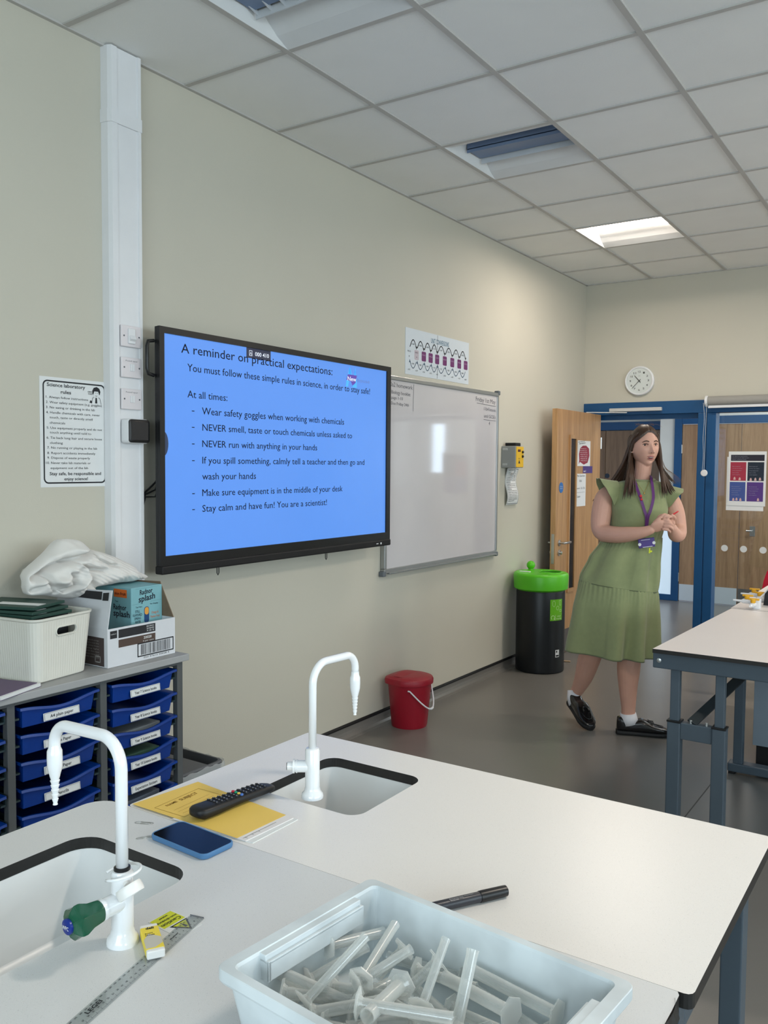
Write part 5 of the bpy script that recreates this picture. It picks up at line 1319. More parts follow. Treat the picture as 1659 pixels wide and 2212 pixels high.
for i, (bx_, by_, bz_, tx_, ty_, tz_, r_, ds) in enumerate(cyls):
    r_ *= .82
    B_ = Vector((bx_, by_, bz_)); T_ = Vector((tx_, ty_, tz_)); ax_ = (T_-B_); L = max(ax_.length, .085); ax_.normalize()
    # keep the far end inside the tray
    E_ = B_+ax_*L; lo_ = Vector((E_.x-tl.x, E_.y-tl.y)); lx = lo_.x*math.cos(-ta)-lo_.y*math.sin(-ta); ly = lo_.x*math.sin(-ta)+lo_.y*math.cos(-ta)
    if abs(lx) > .172 or abs(ly) > .115 or E_.z < .838: E_ = T_; L = (T_-B_).length
    q = Vector((0, 0, 1)).rotation_difference(ax_)
    t_ = thing('measuring_cylinder', 'cloudy plastic measuring cylinder in the tray, '+ds, 'measuring cylinder', B_, group='measuring cylinders in the tray', rot=q.to_euler())
    m = MB(); seg = 20
    prof = [(r_, .002), (r_, L*.92), (r_*1.04, L*.97), (r_*1.09, L)]; inner = [(r_*.96, L), (r_*.86, L*.90), (r_*.86, .006)]
    m.lathe(prof+inner, (0, 0, 0), Z, seg); build('tube', m, PC_, t_, local=True, smooth=True)
    m = MB(); hr = .0205 if r_ > .008 else .0185; a0 = i*.37
    m.prism([(hr*math.cos(a0+PI/3*k), hr*math.sin(a0+PI/3*k)) for k in range(6)], -.0012, .0008)
    m.lathe([(r_*1.5, .0008), (r_*1.02, .006)], (0, 0, 0), Z, 16, cap0=False, cap1=False); build('hexagonal_base', m, PC_, t_, local=True)
    m = MB()
    if i % 2 == 0:
        for k in range(12): m.tube([(r_*1.01*math.cos(a), r_*1.01*math.sin(a), .015+(L*.8-.015)*k/12) for a in (0, .3, .6, .9)], .00016, 4)
        build('graduations', m, mat('graduation', (170, 176, 174), .6), t_, local=True)
build_s = MB().sphere((2.395, -1.222, .866), .0055); tag(build('steel_ball', build_s, CHROME, smooth=True, angle=180), 'small shiny steel ball among the cylinders at the frame bottom', 'ball')

# ================================================================== FLOOR ITEMS BY THE WALL
t = thing('recycling_bin', 'tall black recycling bin with a bright green lid by the left wall', 'bin', (.222, 3.99, 0))
c = (.222, 3.99, 0); BB = mat('bin_black', (14, 18, 22), .38, bump=.05, bscale=60)
m = MB(); m.lathe([(.172, 0), (.180, .006), (.182, .02), (.182, .60), (.178, .612)], c, Z, 56); build('bin_body', m, BB, t, smooth=True)
GR = mat('lid_green', (88, 190, 30), .35)
m = MB(); m.lathe([(.180, .612), (.2015, .625), (.2065, .72), (.2015, .735), (.190, .742)], c, Z, 64, cap0=False, cap1=False)
# lid top as a plate with a kidney-shaped opening
hole = []
for k in range(26):
    a = 2*PI*k/26; hole.append((c[0]+.055+.105*math.cos(a)*.95, c[1]-.0+.062*math.sin(a)-.03*math.cos(a)))
hc = Vector((c[0]+.035, c[1]-.02)); hd = Vector((.86, .5)); hn = Vector((-.5, .86))
hole = [tuple(hc+hd*(.045+.105*math.cos(2*PI*k/30))+hn*(.060*math.sin(2*PI*k/30)-.01)) for k in range(30)]
hole = [tuple(Vector(c[:2])+hd*(.085*math.cos(2*PI*k/30)+.07)+hn*(.092*math.sin(2*PI*k/30))) for k in range(30)]
m.plate([(c[0]+.1905*math.cos(2*PI*k/64), c[1]+.1905*math.sin(2*PI*k/64)) for k in range(64)], [hole], .736, .742)
# raised funnel rim of the opening
hr = [Vector((x, y, .742)) for x, y in hole]
m.tube(hr, .006, 8, closed=True)
# dished slope inside the opening
sl = [[(x, y, .738) for x, y in hole], [(Vector(c[:2])+(Vector(q_)-Vector(c[:2])-hd*.07)*.95+hd*.07).to_3d()+Z*.722 for q_ in hole]]
m.loft(sl, True, False, False)
build('lid', m, GR, t, smooth=True, angle=50)
build('opening_shade', MB().lathe([(.16, .68), (.16, .681)], c, Z, 40), BLACKM, t)  # black disc in place of the shade inside the bin
m = MB(); m.sphere((c[0]-.135, c[1]+.115, .775), .033, 24, 16); m.cyl((c[0]-.135, c[1]+.115, .735), (c[0]-.135, c[1]+.115, .75), .02); build('lid_knob', m, GR, t, smooth=True, angle=60)
m = MB(); m.prism(rrect(c[0]-.15, c[1]-.075, c[0]-.06, c[1]-.045, .01), .7425, .746); build('paper_scrap', m, PAPER, t)
def on_bin(u, z, off=.001): # u: arc length around the drum from the direction facing the camera's right
    a = R(-44)+u/.182; return (c[0]+(.182+off)*math.cos(a), c[1]+(.182+off)*math.sin(a), z)
def curved(name, u0, u1, z0, z1, mats, off=.001):
    m = MB(); n = 8; a = [m.bm.verts.new(on_bin(u0+(u1-u0)*k/n, z0, off)) for k in range(n+1)]; b = [m.bm.verts.new(on_bin(u0+(u1-u0)*k/n, z1, off)) for k in range(n+1)]
    m.ring_faces([a, b], closed=False); return build(name, m, mats, t)
LG = mat('label_green', (104, 184, 24), .4)
curved('recycling_label', .0, .115, .40, .558, LG)
m = MB()
def bs(pts, wd=.0022, off=.0018):
    for (u0, z0), (u1, z1) in zip(pts[:-1], pts[1:]):
        d = Vector((u1-u0, z1-z0)); 
        if d.length < 1e-5: continue
        n = Vector((-d.y, d.x)).normalized()*wd/2
        m.quad([on_bin(u0-n.x, z0-n.y, off), on_bin(u1-n.x, z1-n.y, off), on_bin(u1+n.x, z1+n.y, off), on_bin(u0+n.x, z0+n.y, off)])
bs([(.004, .445), (.111, .445)]); bs([(.045, .402), (.045, .445)])
bs([(.024+.015*math.cos(R(a)), .424+.015*math.sin(R(a))) for a in range(-60, 260, 25)], .004); bs([(.030, .405), (.040, .412), (.030, .420)], .003)
bs([(.030+.010*math.cos(R(a))-.006*math.sin(R(a)), .527+.020*math.sin(R(a))+.010*math.cos(R(a))) for a in range(0, 361, 30)]); bs([(.080, .548), (.100, .548), (.096, .512), (.084, .512), (.080, .548)]); bs([(.085, .465), (.105, .465), (.105, .480), (.085, .480), (.085, .465)]); bs([(.052, .500), (.066, .510), (.078, .498), (.070, .478), (.055, .482), (.052, .500)])
def bin_text(s, u, z, wd, cap, mm):
    me = raw_text(s, .012); xs = [v.co.x for v in me.vertices]; x0_, x1_ = min(xs), max(xs); sx = wd/(x1_-x0_); sy = cap/_capH[0]
    vs = [mm.bm.verts.new(on_bin(u+(v.co.x-x0_)*sx, z+v.co.y*sy, .0018)) for v in me.vertices]
    for p in me.polygons: mm.bm.faces.new([vs[i] for i in p.vertices])
bin_text('mixed', .062, .428, .036, .011, m); bin_text('recycling', .052, .410, .055, .011, m)
build('label_print', m, mat('label_pale', (206, 232, 170), .5), t)
curved('maker_label', .050, .088, .125, .180, PAPER)
m = MB(); m.quad([on_bin(.054, .130, .002), on_bin(.084, .130, .002), on_bin(.084, .142, .002), on_bin(.054, .142, .002)]); m.quad([on_bin(.056, .160, .002), on_bin(.068, .160, .002), on_bin(.068, .174, .002), on_bin(.056, .174, .002)]); build('label_print', m, INK, t)
o = tag(build('paper_scrap', MB().box((-.03, -.012, 0), (.03, .012, .008), .003, M=Matrix.Translation((.30, 4.34, .001)) @ Matrix.Rotation(R(20), 4, 'Z')), mat('scrap_tan', (176, 150, 120), .8)), 'small tan scrap lying on the floor by the open door', 'scrap')

t = thing('lidded_bucket', 'dark red lidded bucket with white handle on the floor by wall', 'bucket', (.15, 2.22, 0))
RB = mat('bucket_red', (150, 18, 38), .4)
def drum(z, s, off=0):
    pts = []; cx_, cy_ = .158, 2.225
    for k in range(48):
        a = 2*PI*k/48; x_, y_ = math.cos(a), math.sin(a); rx = .125*s+off; 
        px_, py_ = x_*rx, y_*rx
        px_ = max(px_, -.092*s-off)
        pts.append((cx_+px_, cy_+py_, z))
    return pts
m = MB(); m.loft([drum(.002, .80), drum(.0, .83), drum(.012, .86), drum(.255, 1.04), drum(.262, 1.05)]); build('bucket_body', m, RB, t, smooth=True, angle=50)
def lidpts(z, s):
    pts = []; cx_, cy_ = .158, 2.225
    for k in range(56):
        a = 2*PI*k/56; x_, y_ = math.cos(a)*.138*s, math.sin(a)*.138*s
        if x_ < 0: e_ = .55; x_ = -abs(math.cos(a))**e_*.122*s; y_ = math.copysign(abs(math.sin(a))**e_, math.sin(a))*.130*s if True else y_
        pts.append((cx_+x_, cy_+y_, z))
    return pts
m = MB(); m.loft([lidpts(.262, .99), lidpts(.260, 1.02), lidpts(.282, 1.03), lidpts(.292, .99), lidpts(.294, .90), lidpts(.298, .86), lidpts(.302, .5), lidpts(.303, .05)])
build('bucket_lid', m, RB, t, smooth=True, angle=50)
m = MB()
for k in range(1): m.loft([[(.10+.0, 2.13+.19*i/10, .300+.012*math.sin(PI*i/10)) for i in range(11)], [(.135+.01*math.sin(PI*i/10), 2.13+.19*i/10, .302+.004*math.sin(PI*i/10)) for i in range(11)], [(.165, 2.14+.17*i/10, .3005) for i in range(11)]], closed=False)
build('lid_ridge', m, RB, t, smooth=True, angle=180)
m = MB(); e0 = Vector((.235, 2.105, .235)); e1 = Vector((.235, 2.345, .235)); hp = []
for k in range(25):
    s = k/24; hp.append(e0.lerp(e1, s)+Vector((.075*math.sin(PI*s), 0, -.115*math.sin(PI*s))))
m.tube([hp[0]+Vector((-.012, 0, .0))]+hp+[hp[-1]+Vector((-.012, 0, 0))], .0045, 10); m.tube(hp[10:15], .007, 10); build('carry_handle', m, WHITE, t, smooth=True, angle=60)
m = MB(); poly3(m, [(0, 0), (.045, 0), (.045, .035), (0, .035)], (.2685, 2.26, .155), (-.35, .94, 0), Z, .003); build('embossed_panel', m, pc((104, 12, 26)), t)

# ================================================================== TABLES ON THE RIGHT
LG_ = mat('bolt_zinc', (196, 200, 200), .3, metal=.8)
t = thing('lab_table', 'white topped lab table on dark grey adjustable legs at right', 'table', (2.5, 1.96, 0))
m = MB(); m.plate([(1.839, 1.345), (3.25, 1.345), (3.25, 2.575), (1.880, 2.575)], [], BZ-.016, BZ, 0, 1); build('tabletop', m, [TABLE, EDGE], t)
m = MB(); m.box((1.832, 1.376, BZ-.082), (3.22, 1.401, BZ-.016), .004); build('apron', m, STEEL, t)
m = MB(); m.box((1.868, 2.52, BZ-.076), (3.22, 2.545, BZ-.016), .004); build('apron', m, STEEL, t)
m = MB(); m.box((1.87, 1.401, BZ-.07), (1.895, 2.52, BZ-.016), .003); m.box((3.18, 1.401, BZ-.07), (3.205, 2.52, BZ-.016), .003); build('side_rail', m, STEEL, t)
build('fixing_bolt', MB().lathe([(.009, 0), (.009, .003), (.004, .005)], (1.857, 1.376, BZ-.050), (0, -1, 0), 16), LG_, t, smooth=True)
def leg_pair(xa, xb, y):
    for x in (xa, xb):
        lg = build('leg', MB().box((x-.0255, y-.02, 0.0), (x+.0255, y+.03, .530), .004), STEEL, t)
        build('leg_extension', MB().box((x-.0180, y-.012, .50), (x+.0180, y+.02, BZ-.08), .003), STEEL, lg)
        build('sleeve_cap', MB().box((x-.0275, y-.022, .526), (x+.0275, y+.032, .534), .002), BLACK, lg)
    build('crossbar', MB().box((xa+.025, y-.014, .462), (xb-.025, y+.022, .528), .003), STEEL, t)
    for xx in (xa+.062, xa+.122): build('bolt', MB().lathe([(.006, 0), (.006, .012), (.004, .014)], (xx, y, .528), Z, 12), LG_, t, smooth=True)
leg_pair(1.917, 2.088, 1.405); leg_pair(2.95, 3.12, 1.405)
m = MB(); a = Vector((1.995, 1.425, .545)); b = Vector((2.18, 1.86, .760))
q = Vector((0, 0, 1)).rotation_difference((b-a).normalized()); m.box((-.02, -.004, -.03), (.02, .004, (b-a).length+.03), .001, M=Matrix.Translation(a) @ q.to_matrix().to_4x4()); build('brace', m, mat('brace_dark', (38, 46, 50), .5), t)
for x in (1.950, 3.1):
    lg = build('leg', MB().box((x-.022, 2.47, .045), (x+.022, 2.52, BZ-.076), .004), STEEL, t)
m = MB(); m.box((1.905, 2.455, .012), (2.75, 2.525, .056), .006); build('foot_bar', m, STEEL, t)
m = MB(); m.box((1.91, 2.46, 0), (1.94, 2.52, .014)); m.box((2.7, 2.46, 0), (2.73, 2.52, .014)); build('foot_pad', m, BLACK, t)

t = thing('lab_table', 'second white topped table behind, carrying the gas taps', 'table', (2.5, 3.2, 0))
m = MB(); m.plate([(1.874, 2.582), (3.25, 2.582), (3.25, 3.80), (1.874, 3.80)], [], BZ-.016, BZ, 0, 1); build('tabletop', m, [TABLE, EDGE], t)
m = MB(); m.box((1.895, 2.60, BZ-.076), (3.22, 2.62, BZ-.016)); m.box((1.895, 3.76, BZ-.076), (3.22, 3.78, BZ-.016)); m.box((1.895, 2.62, BZ-.076), (1.915, 3.76, BZ-.016)); build('apron', m, STEEL, t)
for x, y in ((1.95, 3.72), (3.1, 3.72), (3.1, 2.66)): build('leg', MB().box((x-.022, y-.022, 0), (x+.022, y+.022, BZ-.076), .004), STEEL, t)
t = thing('service_bollard', 'pale grey service bollard with black plinth under the tables', 'bollard', (2.3, 2.9, 0))
build('cabinet', MB().box((1.985, 2.66, .105), (2.8, 3.2, BZ-.018), .002), mat('bollard_panel', (132, 144, 154), .45), t)
build('plinth', MB().box((2.0, 2.68, 0), (2.78, 3.18, .105)), BLACKM, t)
m = MB(); 
for k in range(7): m.box((2.072, 2.658, .30+.008*k), (2.14, 2.6605, .304+.008*k))
build('vent_grille', m, BLACKM, t)

YH = mat('gas_yellow', (222, 166, 34), .4)
def gas_tap(label, c, both=True):
    t = thing('gas_tap', label, 'gas tap', c, 0, group='gas taps on the second table')
    m = MB(); m.box((-.0, -.022, 0), (.036, .022, .052), .006); m.lathe([(.016, 0), (.016, .012)], (-.004, .0, .035), (-1, 0, 0), 20)
    m.tube([(.0, 0, .035), (-.045, -.005, .035), (-.055, -.008, .035)], [.013, .013, .008], 16); m.tube([(-.05, -.008, .035), (-.095, -.012, .037)], [.0065, .0045], 12)
    m.tube([(.01, -.01, .028), (.0, -.055, .022)], [.014, .011], 16); m.tube([(.0, -.055, .022), (-.002, -.075, .021)], [.008, .005], 12)
    build('tap_body', m, WHITE, t, local=True, smooth=True, angle=45)
    for px_, py_, pz_ in ((-.030, -.004, .046), (.006, -.038, .034)):
        m = MB(); m.lathe([(.010, 0), (.0125, .004), (.0125, .018), (.010, .020)], (px_, py_, pz_), Z, 20); m.box((px_-.022, py_-.005, pz_+.014), (px_+.030, py_+.005, pz_+.024), .002); build('lever', m, YH, t, local=True, smooth=True, angle=40)
    return t
gas_tap('white gas tap with yellow levers, nearer one on the second table', (1.972, 2.635, BZ))
gas_tap('white gas tap with yellow levers, further one behind the black folder', (1.955, 2.905, BZ))
# black item propped with a white edge, and the red chair back beyond
t = thing('ring_binder', 'black folder with a white edge leaning up on the second table', 'folder', (2.1, 2.82, BZ))
m = MB(); Pz = [(1.995, 2.78, BZ), (2.30, 2.78, BZ), (2.30, 2.80, BZ+.20), (2.10, 2.80, BZ+.20), (2.0, 2.785, BZ+.06)]
a = [m.bm.verts.new(p) for p in Pz]; b = [m.bm.verts.new(Vector(p)+Vector((0, .03, 0))) for p in Pz]; m.ring_faces([a, b]); build('cover', m, BLACKM, t)
m = MB(); m.tube([(1.975, 2.80, BZ+.035), (2.0, 2.80, BZ+.062), (2.10, 2.815, BZ+.20)], .006, 4); build('white_edge', m, WHITE, t)
t = thing('plastic_chair', 'red plastic chair behind the second table at the right edge', 'chair', (1.985, 4.12, 0))
RC = mat('chair_red', (196, 28, 52), .4)
m = MB(); rows = []
for k in range(9):
    z = .46+.46*k/8; wd = .215-.012*k/8-.055*(k/8)**5; rows.append([(1.985+wd*math.sin(R(a)), 3.97-.02*k/8+.05*math.cos(R(a)), z) for a in range(-88, 89, 16)])
m.loft(rows, closed=False); rows2 = [[Vector(p)+Vector((0, -.012, 0)) for p in r] for r in rows]; m.loft(rows2, closed=False)
m.loft([rows[-1], rows2[-1]], closed=False); m.loft([[r[0] for r in rows], [r[0] for r in rows2]], closed=False); m.loft([[r[-1] for r in rows], [r[-1] for r in rows2]], closed=False)
build('backrest', m, RC, t, smooth=True, angle=60)
build('seat', MB().box((1.785, 4.02, .44), (2.185, 4.40, .46), .008), RC, t)
for x in (1.815, 2.155):
    for y in (4.05, 4.37): build('leg', MB().cyl((x, y, 0), (x, y, .44), .011), GREYM, t)

# ================================================================== THE TEACHER
PB = Vector((1.17, 2.78, 0)); PR = R(33.705)
SKIN = mat('skin', (208, 160, 140), .5, var=.05, vscale=14, bump=.04, bscale=300)
nt = SKIN.node_tree; SKIN.node_tree.nodes['Principled BSDF'].inputs['Subsurface Weight'].default_value = .12
SKIN.node_tree.nodes['Principled BSDF'].inputs['Subsurface Radius'].default_value = (.012, .005, .003)
HAIRM = mat('hair_brown', (70, 48, 34), .42, var=.35, vscale=60, stretch=(1, 1, .08))
DRESS = mat('dress_green', (134, 142, 100), .85, var=.05, vscale=40, bump=.25, bscale=500, sheen=.2)
person = thing('person', 'person in a sleeveless sage green tiered dress with lanyard, hands together holding red pen', 'person', PB, PR)
# local frame: x to the right in the photo, y away from the camera, z up
HC = Vector((.181, .0, 1.656)); FY = R(10)
HF = Vector((math.sin(FY), -math.cos(FY), -.03)).normalized(); HU = Vector((-.03, 0, 1)).normalized(); HRt = HU.cross(HF)*-1
HU = HF.cross(HRt)*-1
if HU.z < 0: HU = -HU
if HRt.x < 0: HRt = -HRt
def H(x, y, z): return HC+HRt*x+HF*y+HU*z
def g(v, c, s): return math.exp(-((v-c)/s)**2)
def headpt(th_, ph):
    """th_ from the top, ph around with 0 = forward"""
    z = math.cos(th_); s = math.sin(th_); x = s*math.sin(ph); y = s*math.cos(ph)
    X_, Y_, Z_ = x*.0755, y*(.094 if y < 0 else .086), z*.119
    if z < 0: X_ *= 1-.33*(-z)**1.9; 
    if z < 0 and y < 0: Y_ *= 1-.35*(-z)
    if z < 0 and y > 0: Y_ *= 1+.10*(-z)**1.2
    if y > 0:
        f = min(1, y*1.6); ax_ = abs(X_); d = 0
        d += .023*g(X_, 0, .0095)*g(Z_, -.026, .012)+.013*g(X_, 0, .0075)*g(Z_, -.006, .020)
        d += .008*g(ax_, .0115, .006)*g(Z_, -.030, .007)
        d -= .011*g(ax_, .031, .015)*g(Z_, .011, .012)
        d += .004*g(ax_, .030, .022)*g(Z_, .031, .009)
        d += .005*g(ax_, .042, .018)*g(Z_, -.020, .022)
        d += .0055*g(X_, 0, .021)*g(Z_, -.060, .012)-.006*g(X_, 0, .019)*g(Z_, -.0605, .0028)
        d -= .004*g(X_, 0, .02)*g(Z_, -.079, .008)
        d += .009*g(X_, 0, .022)*g(Z_, -.100, .016)
        Y_ += d*f
    return X_, Y_, Z_
parts = MB()
rings = []
for i in range(1, 90):
    t_ = PI*i/90; rings.append([H(*headpt(t_, 2*PI*k/110)) for k in range(110)])
parts.loft(rings)
def limb(path, rad, seg=20, sub=6):
    P = [Vector(p) for p in path]; o_, r_ = [], []
    for i in range(len(P)-1):
        a, b, c, d = P[max(i-1, 0)], P[i], P[i+1], P[min(i+2, len(P)-1)]
        ra, rb, rc, rd = rad[max(i-1, 0)], rad[i], rad[i+1], rad[min(i+2, len(P)-1)]
        for k in range(sub):
            s = k/sub
            o_.append(.5*((2*b)+(c-a)*s+(2*a-5*b+4*c-d)*s*s+(3*b-a-3*c+d)*s**3))
            r_.append(.5*((2*rb)+(rc-ra)*s+(2*ra-5*rb+4*rc-rd)*s*s+(3*rb-ra-3*rc+rd)*s**3))
    o_.append(P[-1]); r_.append(rad[-1])
    parts.tube(o_, r_, seg)
    parts.sphere(o_[0], r_[0], 16, 10); parts.sphere(o_[-1], r_[-1], 16, 10)
limb([(.170, .03, 1.40), (.176, .022, 1.47), (.180, .012, 1.53), (.182, .008, 1.59)], [.062, .049, .047, .050])
# trunk
tr = []
for z, cx_, cy_, hw, hd in ((.86, .10, .03, .15, .11), (.95, .11, .03, .165, .12), (1.05, .125, .02, .135, .10), (1.13, .135, .01, .125, .095), (1.22, .145, .0, .135, .105), (1.31, .15, -.005, .14, .11), (1.38, .15, .01, .15, .09), (1.43, .15, .02, .16, .065), (1.455, .160, .025, .10, .05)):
    tr.append([(cx_+hw*math.cos(2*PI*k/32), cy_+hd*math.sin(2*PI*k/32), z) for k in range(32)])
parts.loft(tr)
# arms
limb([(.010, .02, 1.392), (-.035, .015, 1.36), (-.055, .005, 1.28), (-.066, -.015, 1.19), (-.052, -.050, 1.160)], [.050, .055, .058, .052, .049])
limb([(-.052, -.050, 1.160), (.000, -.115, 1.158), (.055, -.170, 1.166), (.115, -.222, 1.182), (.150, -.245, 1.197)], [.049, .047, .042, .031, .0255])
limb([(.295, .02, 1.382), (.340, .010, 1.35), (.368, .00, 1.28), (.382, -.01, 1.20), (.374, -.045, 1.172)], [.047, .050, .050, .046, .044])
limb([(.374, -.045, 1.172), (.350, -.100, 1.160), (.318, -.150, 1.165), (.290, -.195, 1.192), (.280, -.215, 1.205)], [.044, .043, .038, .030, .026])
# her right hand (photo left): laid over the other, back of the hand up
def palm(c, ax1, ax2, l, w_, t_):
    ax1 = Vector(ax1).normalized(); ax2 = (Vector(ax2)-ax1*Vector(ax2).dot(ax1)).normalized(); n_ = ax1.cross(ax2); c = Vector(c); rg = []
    for i in range(9):
        s = -1+2*i/8; k = (1-abs(s)**2.6)**.5 if abs(s) < 1 else .25; k = max(k, .3)
        rg.append([c+ax1*l*s+ax2*w_*k*math.copysign(abs(math.cos(a))**.8, math.cos(a))+n_*t_*k*math.sin(a) for a in [2*PI*j/20 for j in range(20)]])
    parts.loft(rg)
palm((.186, -.263, 1.220), (.80, -.25, .42), (.28, .45, -.85), .042, .036, .0155)
def finger(pts, r0, r1):
    P = [Vector(p) for p in pts]; n_ = len(P); limb(P, [r0+(r1-r0)*i/(n_-1) for i in range(n_)], 12, 4)
finger([(.212, -.276, 1.252), (.232, -.286, 1.252), (.247, -.284, 1.243), (.255, -.272, 1.232)], .0088, .0070)
finger([(.217, -.282, 1.236), (.238, -.294, 1.236), (.255, -.292, 1.226), (.263, -.278, 1.215)], .0090, .0070)
finger([(.216, -.284, 1.219), (.237, -.296, 1.218), (.253, -.293, 1.208), (.260, -.278, 1.199)], .0088, .0068)
finger([(.209, -.281, 1.203), (.228, -.291, 1.201), (.242, -.288, 1.192), (.248, -.275, 1.185)], .0080, .0062)
finger([(.168, -.262, 1.240), (.183, -.272, 1.258), (.197, -.274, 1.268), (.209, -.268, 1.272)], .0105, .0078)
# her left hand (photo right): loose fist above, holding the pen
palm((.252, -.243, 1.238), (-.40, -.35, .75), (.80, -.35, .25), .036, .032, .017)
finger([(.262, -.262, 1.262), (.248, -.280, 1.272), (.231, -.283, 1.265), (.226, -.270, 1.253)], .0088, .0070)
finger([(.247, -.262, 1.271), (.231, -.278, 1.279), (.214, -.279, 1.270), (.211, -.265, 1.257)], .0088, .0070)
finger([(.233, -.258, 1.276), (.216, -.272, 1.283), (.200, -.272, 1.274), (.199, -.258, 1.262)], .0084, .0066)
finger([(.220, -.252, 1.274), (.204, -.262, 1.279), (.190, -.261, 1.272), (.186, -.250, 1.262)], .0076, .0060)
finger([(.272, -.248, 1.248), (.275, -.266, 1.262), (.266, -.277, 1.273), (.255, -.280, 1.280)], .0098, .0074)
# legs and feet
limb([(.055, .06, .90), (.020, .08, .70), (-.045, .10, .52), (-.078, .13, .40), (-.098, .175, .28), (-.130, .225, .17), (-.145, .243, .125)], [.080, .075, .060, .066, .054, .036, .034])
limb([(.185, .02, .90), (.160, -.01, .70), (.115, -.05, .52), (.104, -.055, .40), (.104, -.050, .28), (.110, -.046, .15), (.108, -.046, .09)], [.080, .075, .060, .066, .054, .040, .042])
limb([(-.143, .235, .130), (-.138, .195, .090), (-.125, .130, .062)], [.033, .028, .020])
limb([(.104, -.046, .085), (.13, -.052, .060), (.18, -.063, .048)], [.036, .028, .020])
# ear on the side that shows, and the other
for s in (-1, 1):
    c = H(s*.0745, -.006, -.008)
    for (r_, dz, dy, q_) in ((.015, .010, 0, .009), (.013, -.004, 0, .009), (.009, -.018, .003, .008)):
        parts.sphere(c+HU*dz+HF*dy, r_, 14, 10, (.55, .8, 1.15))
bm = parts.bm; bmesh.ops.recalc_face_normals(bm, faces=bm.faces)
me = bpy.data.meshes.new('body'); bm.to_mesh(me); bm.free()
ob = bpy.data.objects.new('body', me); COL.objects.link(ob)
md = ob.modifiers.new('r', 'REMESH'); md.mode = 'VOXEL'; md.voxel_size = .0030; md.adaptivity = 0
md2 = ob.modifiers.new('s', 'SMOOTH'); md2.factor = .5; md2.iterations = 3
bpy.context.view_layer.update(); dg = bpy.context.evaluated_depsgraph_get()
nm = bpy.data.meshes.new_from_object(ob.evaluated_get(dg)); ob.modifiers.clear(); ob.data = nm; nm.materials.clear(); nm.materials.append(SKIN)
for p in nm.polygons: p.use_smooth = True
ob.parent = person

# face details
def surf(x, z, off=0):
    best = None
    t_ = math.acos(max(-1, min(1, z/.119))); lo, hi = -1.5, 1.5
    ph = 0
    for _ in range(40):
        ph = (lo+hi)/2; X_, Y_, Z_ = headpt(t_, ph)
        if X_ < x: lo = ph
        else: hi = ph
    return H(X_, Y_+off, Z_)
def fb(name, mb, mt, **k): return build(name, mb, mt, person, smooth=True, local=True, angle=k.pop('angle', 180), **k)
EYEW = mat('eye_white', (206, 200, 196), .25); IRIS = mat('iris', (44, 30, 24), .15); LIP = mat('lips', (168, 100, 98), .45); BROW = mat('brow', (82, 58, 44), .7)
for s in (-1, 1):
    e = surf(s*.031, .0105, -.0078)
    m = MB(); m.sphere(e, .0105, 18, 12, (1, 1, .62)); eye = fb('eye', m, EYEW)
    gz = (Vector((.16, -1, -.05)).normalized()); m = MB(); m.lathe([(.0062, .0080), (.0056, .0096), (.0026, .0109), (.0003, .0111)], e, gz, 18); build('iris', m, IRIS, eye, smooth=True, local=True)
    for nm_, z0, am, wd in (('upper_lid', .0150, .0030, .0024), ('lower_lid', .0062, -.0015, .0016)):
        m = MB(); pts = [surf(s*(.031+.0145*u), z0+am*(1-u*u)-(.002 if nm_[0] == 'u' else -.002)*abs(u)**3, .0018) for u in [-1+2*k/10 for k in range(11)]]
        m.tube(pts, [wd*(.5+.5*(1-abs(-1+2*k/10)**2)) for k in range(11)], 8); fb(nm_, m, BROW if nm_[0] == 'u' else SKIN)
    m = MB(); pts = [surf(s*(.015+.033*u), .0295+.0055*math.sin(PI*min(1, u*1.05))-.003*u*u, .0022) for u in [k/10 for k in range(11)]]
    m.tube(pts, [.0014+.0016*math.sin(PI*min(1, .15+u*.85)) for u in [k/10 for k in range(11)]], 8); fb('eyebrow', m, BROW)
m = MB(); us = [-1+2*k/14 for k in range(15)]
m.tube([surf(.022*u, -.0545+.0022*(1-u*u)-.0012*g(u, 0, .2), .0012) for u in us], [.0008+.0030*(1-u*u) for u in us], 10); fb('upper_lip', m, LIP)
m = MB(); m.tube([surf(.020*u, -.0695+.0045*u*u, .0012) for u in us], [.0008+.0036*(1-u*u) for u in us], 10); fb('lower_lip', m, LIP)
m = MB(); m.tube([surf(.017*u, -.0615, .0002) for u in us], [.0006+.0040*(1-u*u) for u in us], 8); fb('mouth', m, mat('mouth_dark', (70, 30, 32), .6))
m = MB(); m.tube([surf(.012*u, -.0592, .0034) for u in us], [.0004+.0014*(1-u*u) for u in us], 8); fb('teeth', m, mat('teeth', (206, 196, 190), .4))
for s in (-1, 1):
    m = MB(); m.sphere(H(s*.0075, .099, -.0335), .0026, 10, 8, (1, 1, .7)); fb('nostril', m, MATS['mouth_dark'])
m = MB(); m.sphere(H(-.083, .002, -.030), .0028, 12, 8); fb('earring', m, CHROME)

# hair: a cap over the skull plus long locks
random.seed(11)
m = MB(); rings = []; NP = 120
def hairline(ph):     # polar angle down to which the cap reaches, by azimuth (0 = forward)
    a = abs(((ph+PI) % (2*PI))-PI)
    if a < .25: return R(47)+a*.10
    if a < 1.25: return R(48.5)+(a-.25)*.55
    if a < 1.6: return R(80)+(a-1.25)*1.5
    return R(112)+(a-1.6)*.45
for i in range(1, 41):
    rg = []
    for k in range(NP):
        ph = 2*PI*k/NP; t_ = hairline(ph)*i/40; X_, Y_, Z_ = headpt(t_, ph); n_ = Vector((X_, Y_, Z_)).normalized()
        part_ = -.003*math.exp(-(X_/.004)**2) if Y_ > -.03 else 0
        off = .0095*min(1, (40-i)/5+.25)+part_+.0012*math.sin(ph*46+t_*3)*min(1, t_)
        rg.append(H(*(Vector((X_, Y_, Z_))+n_*off)))
    rings.append(rg)
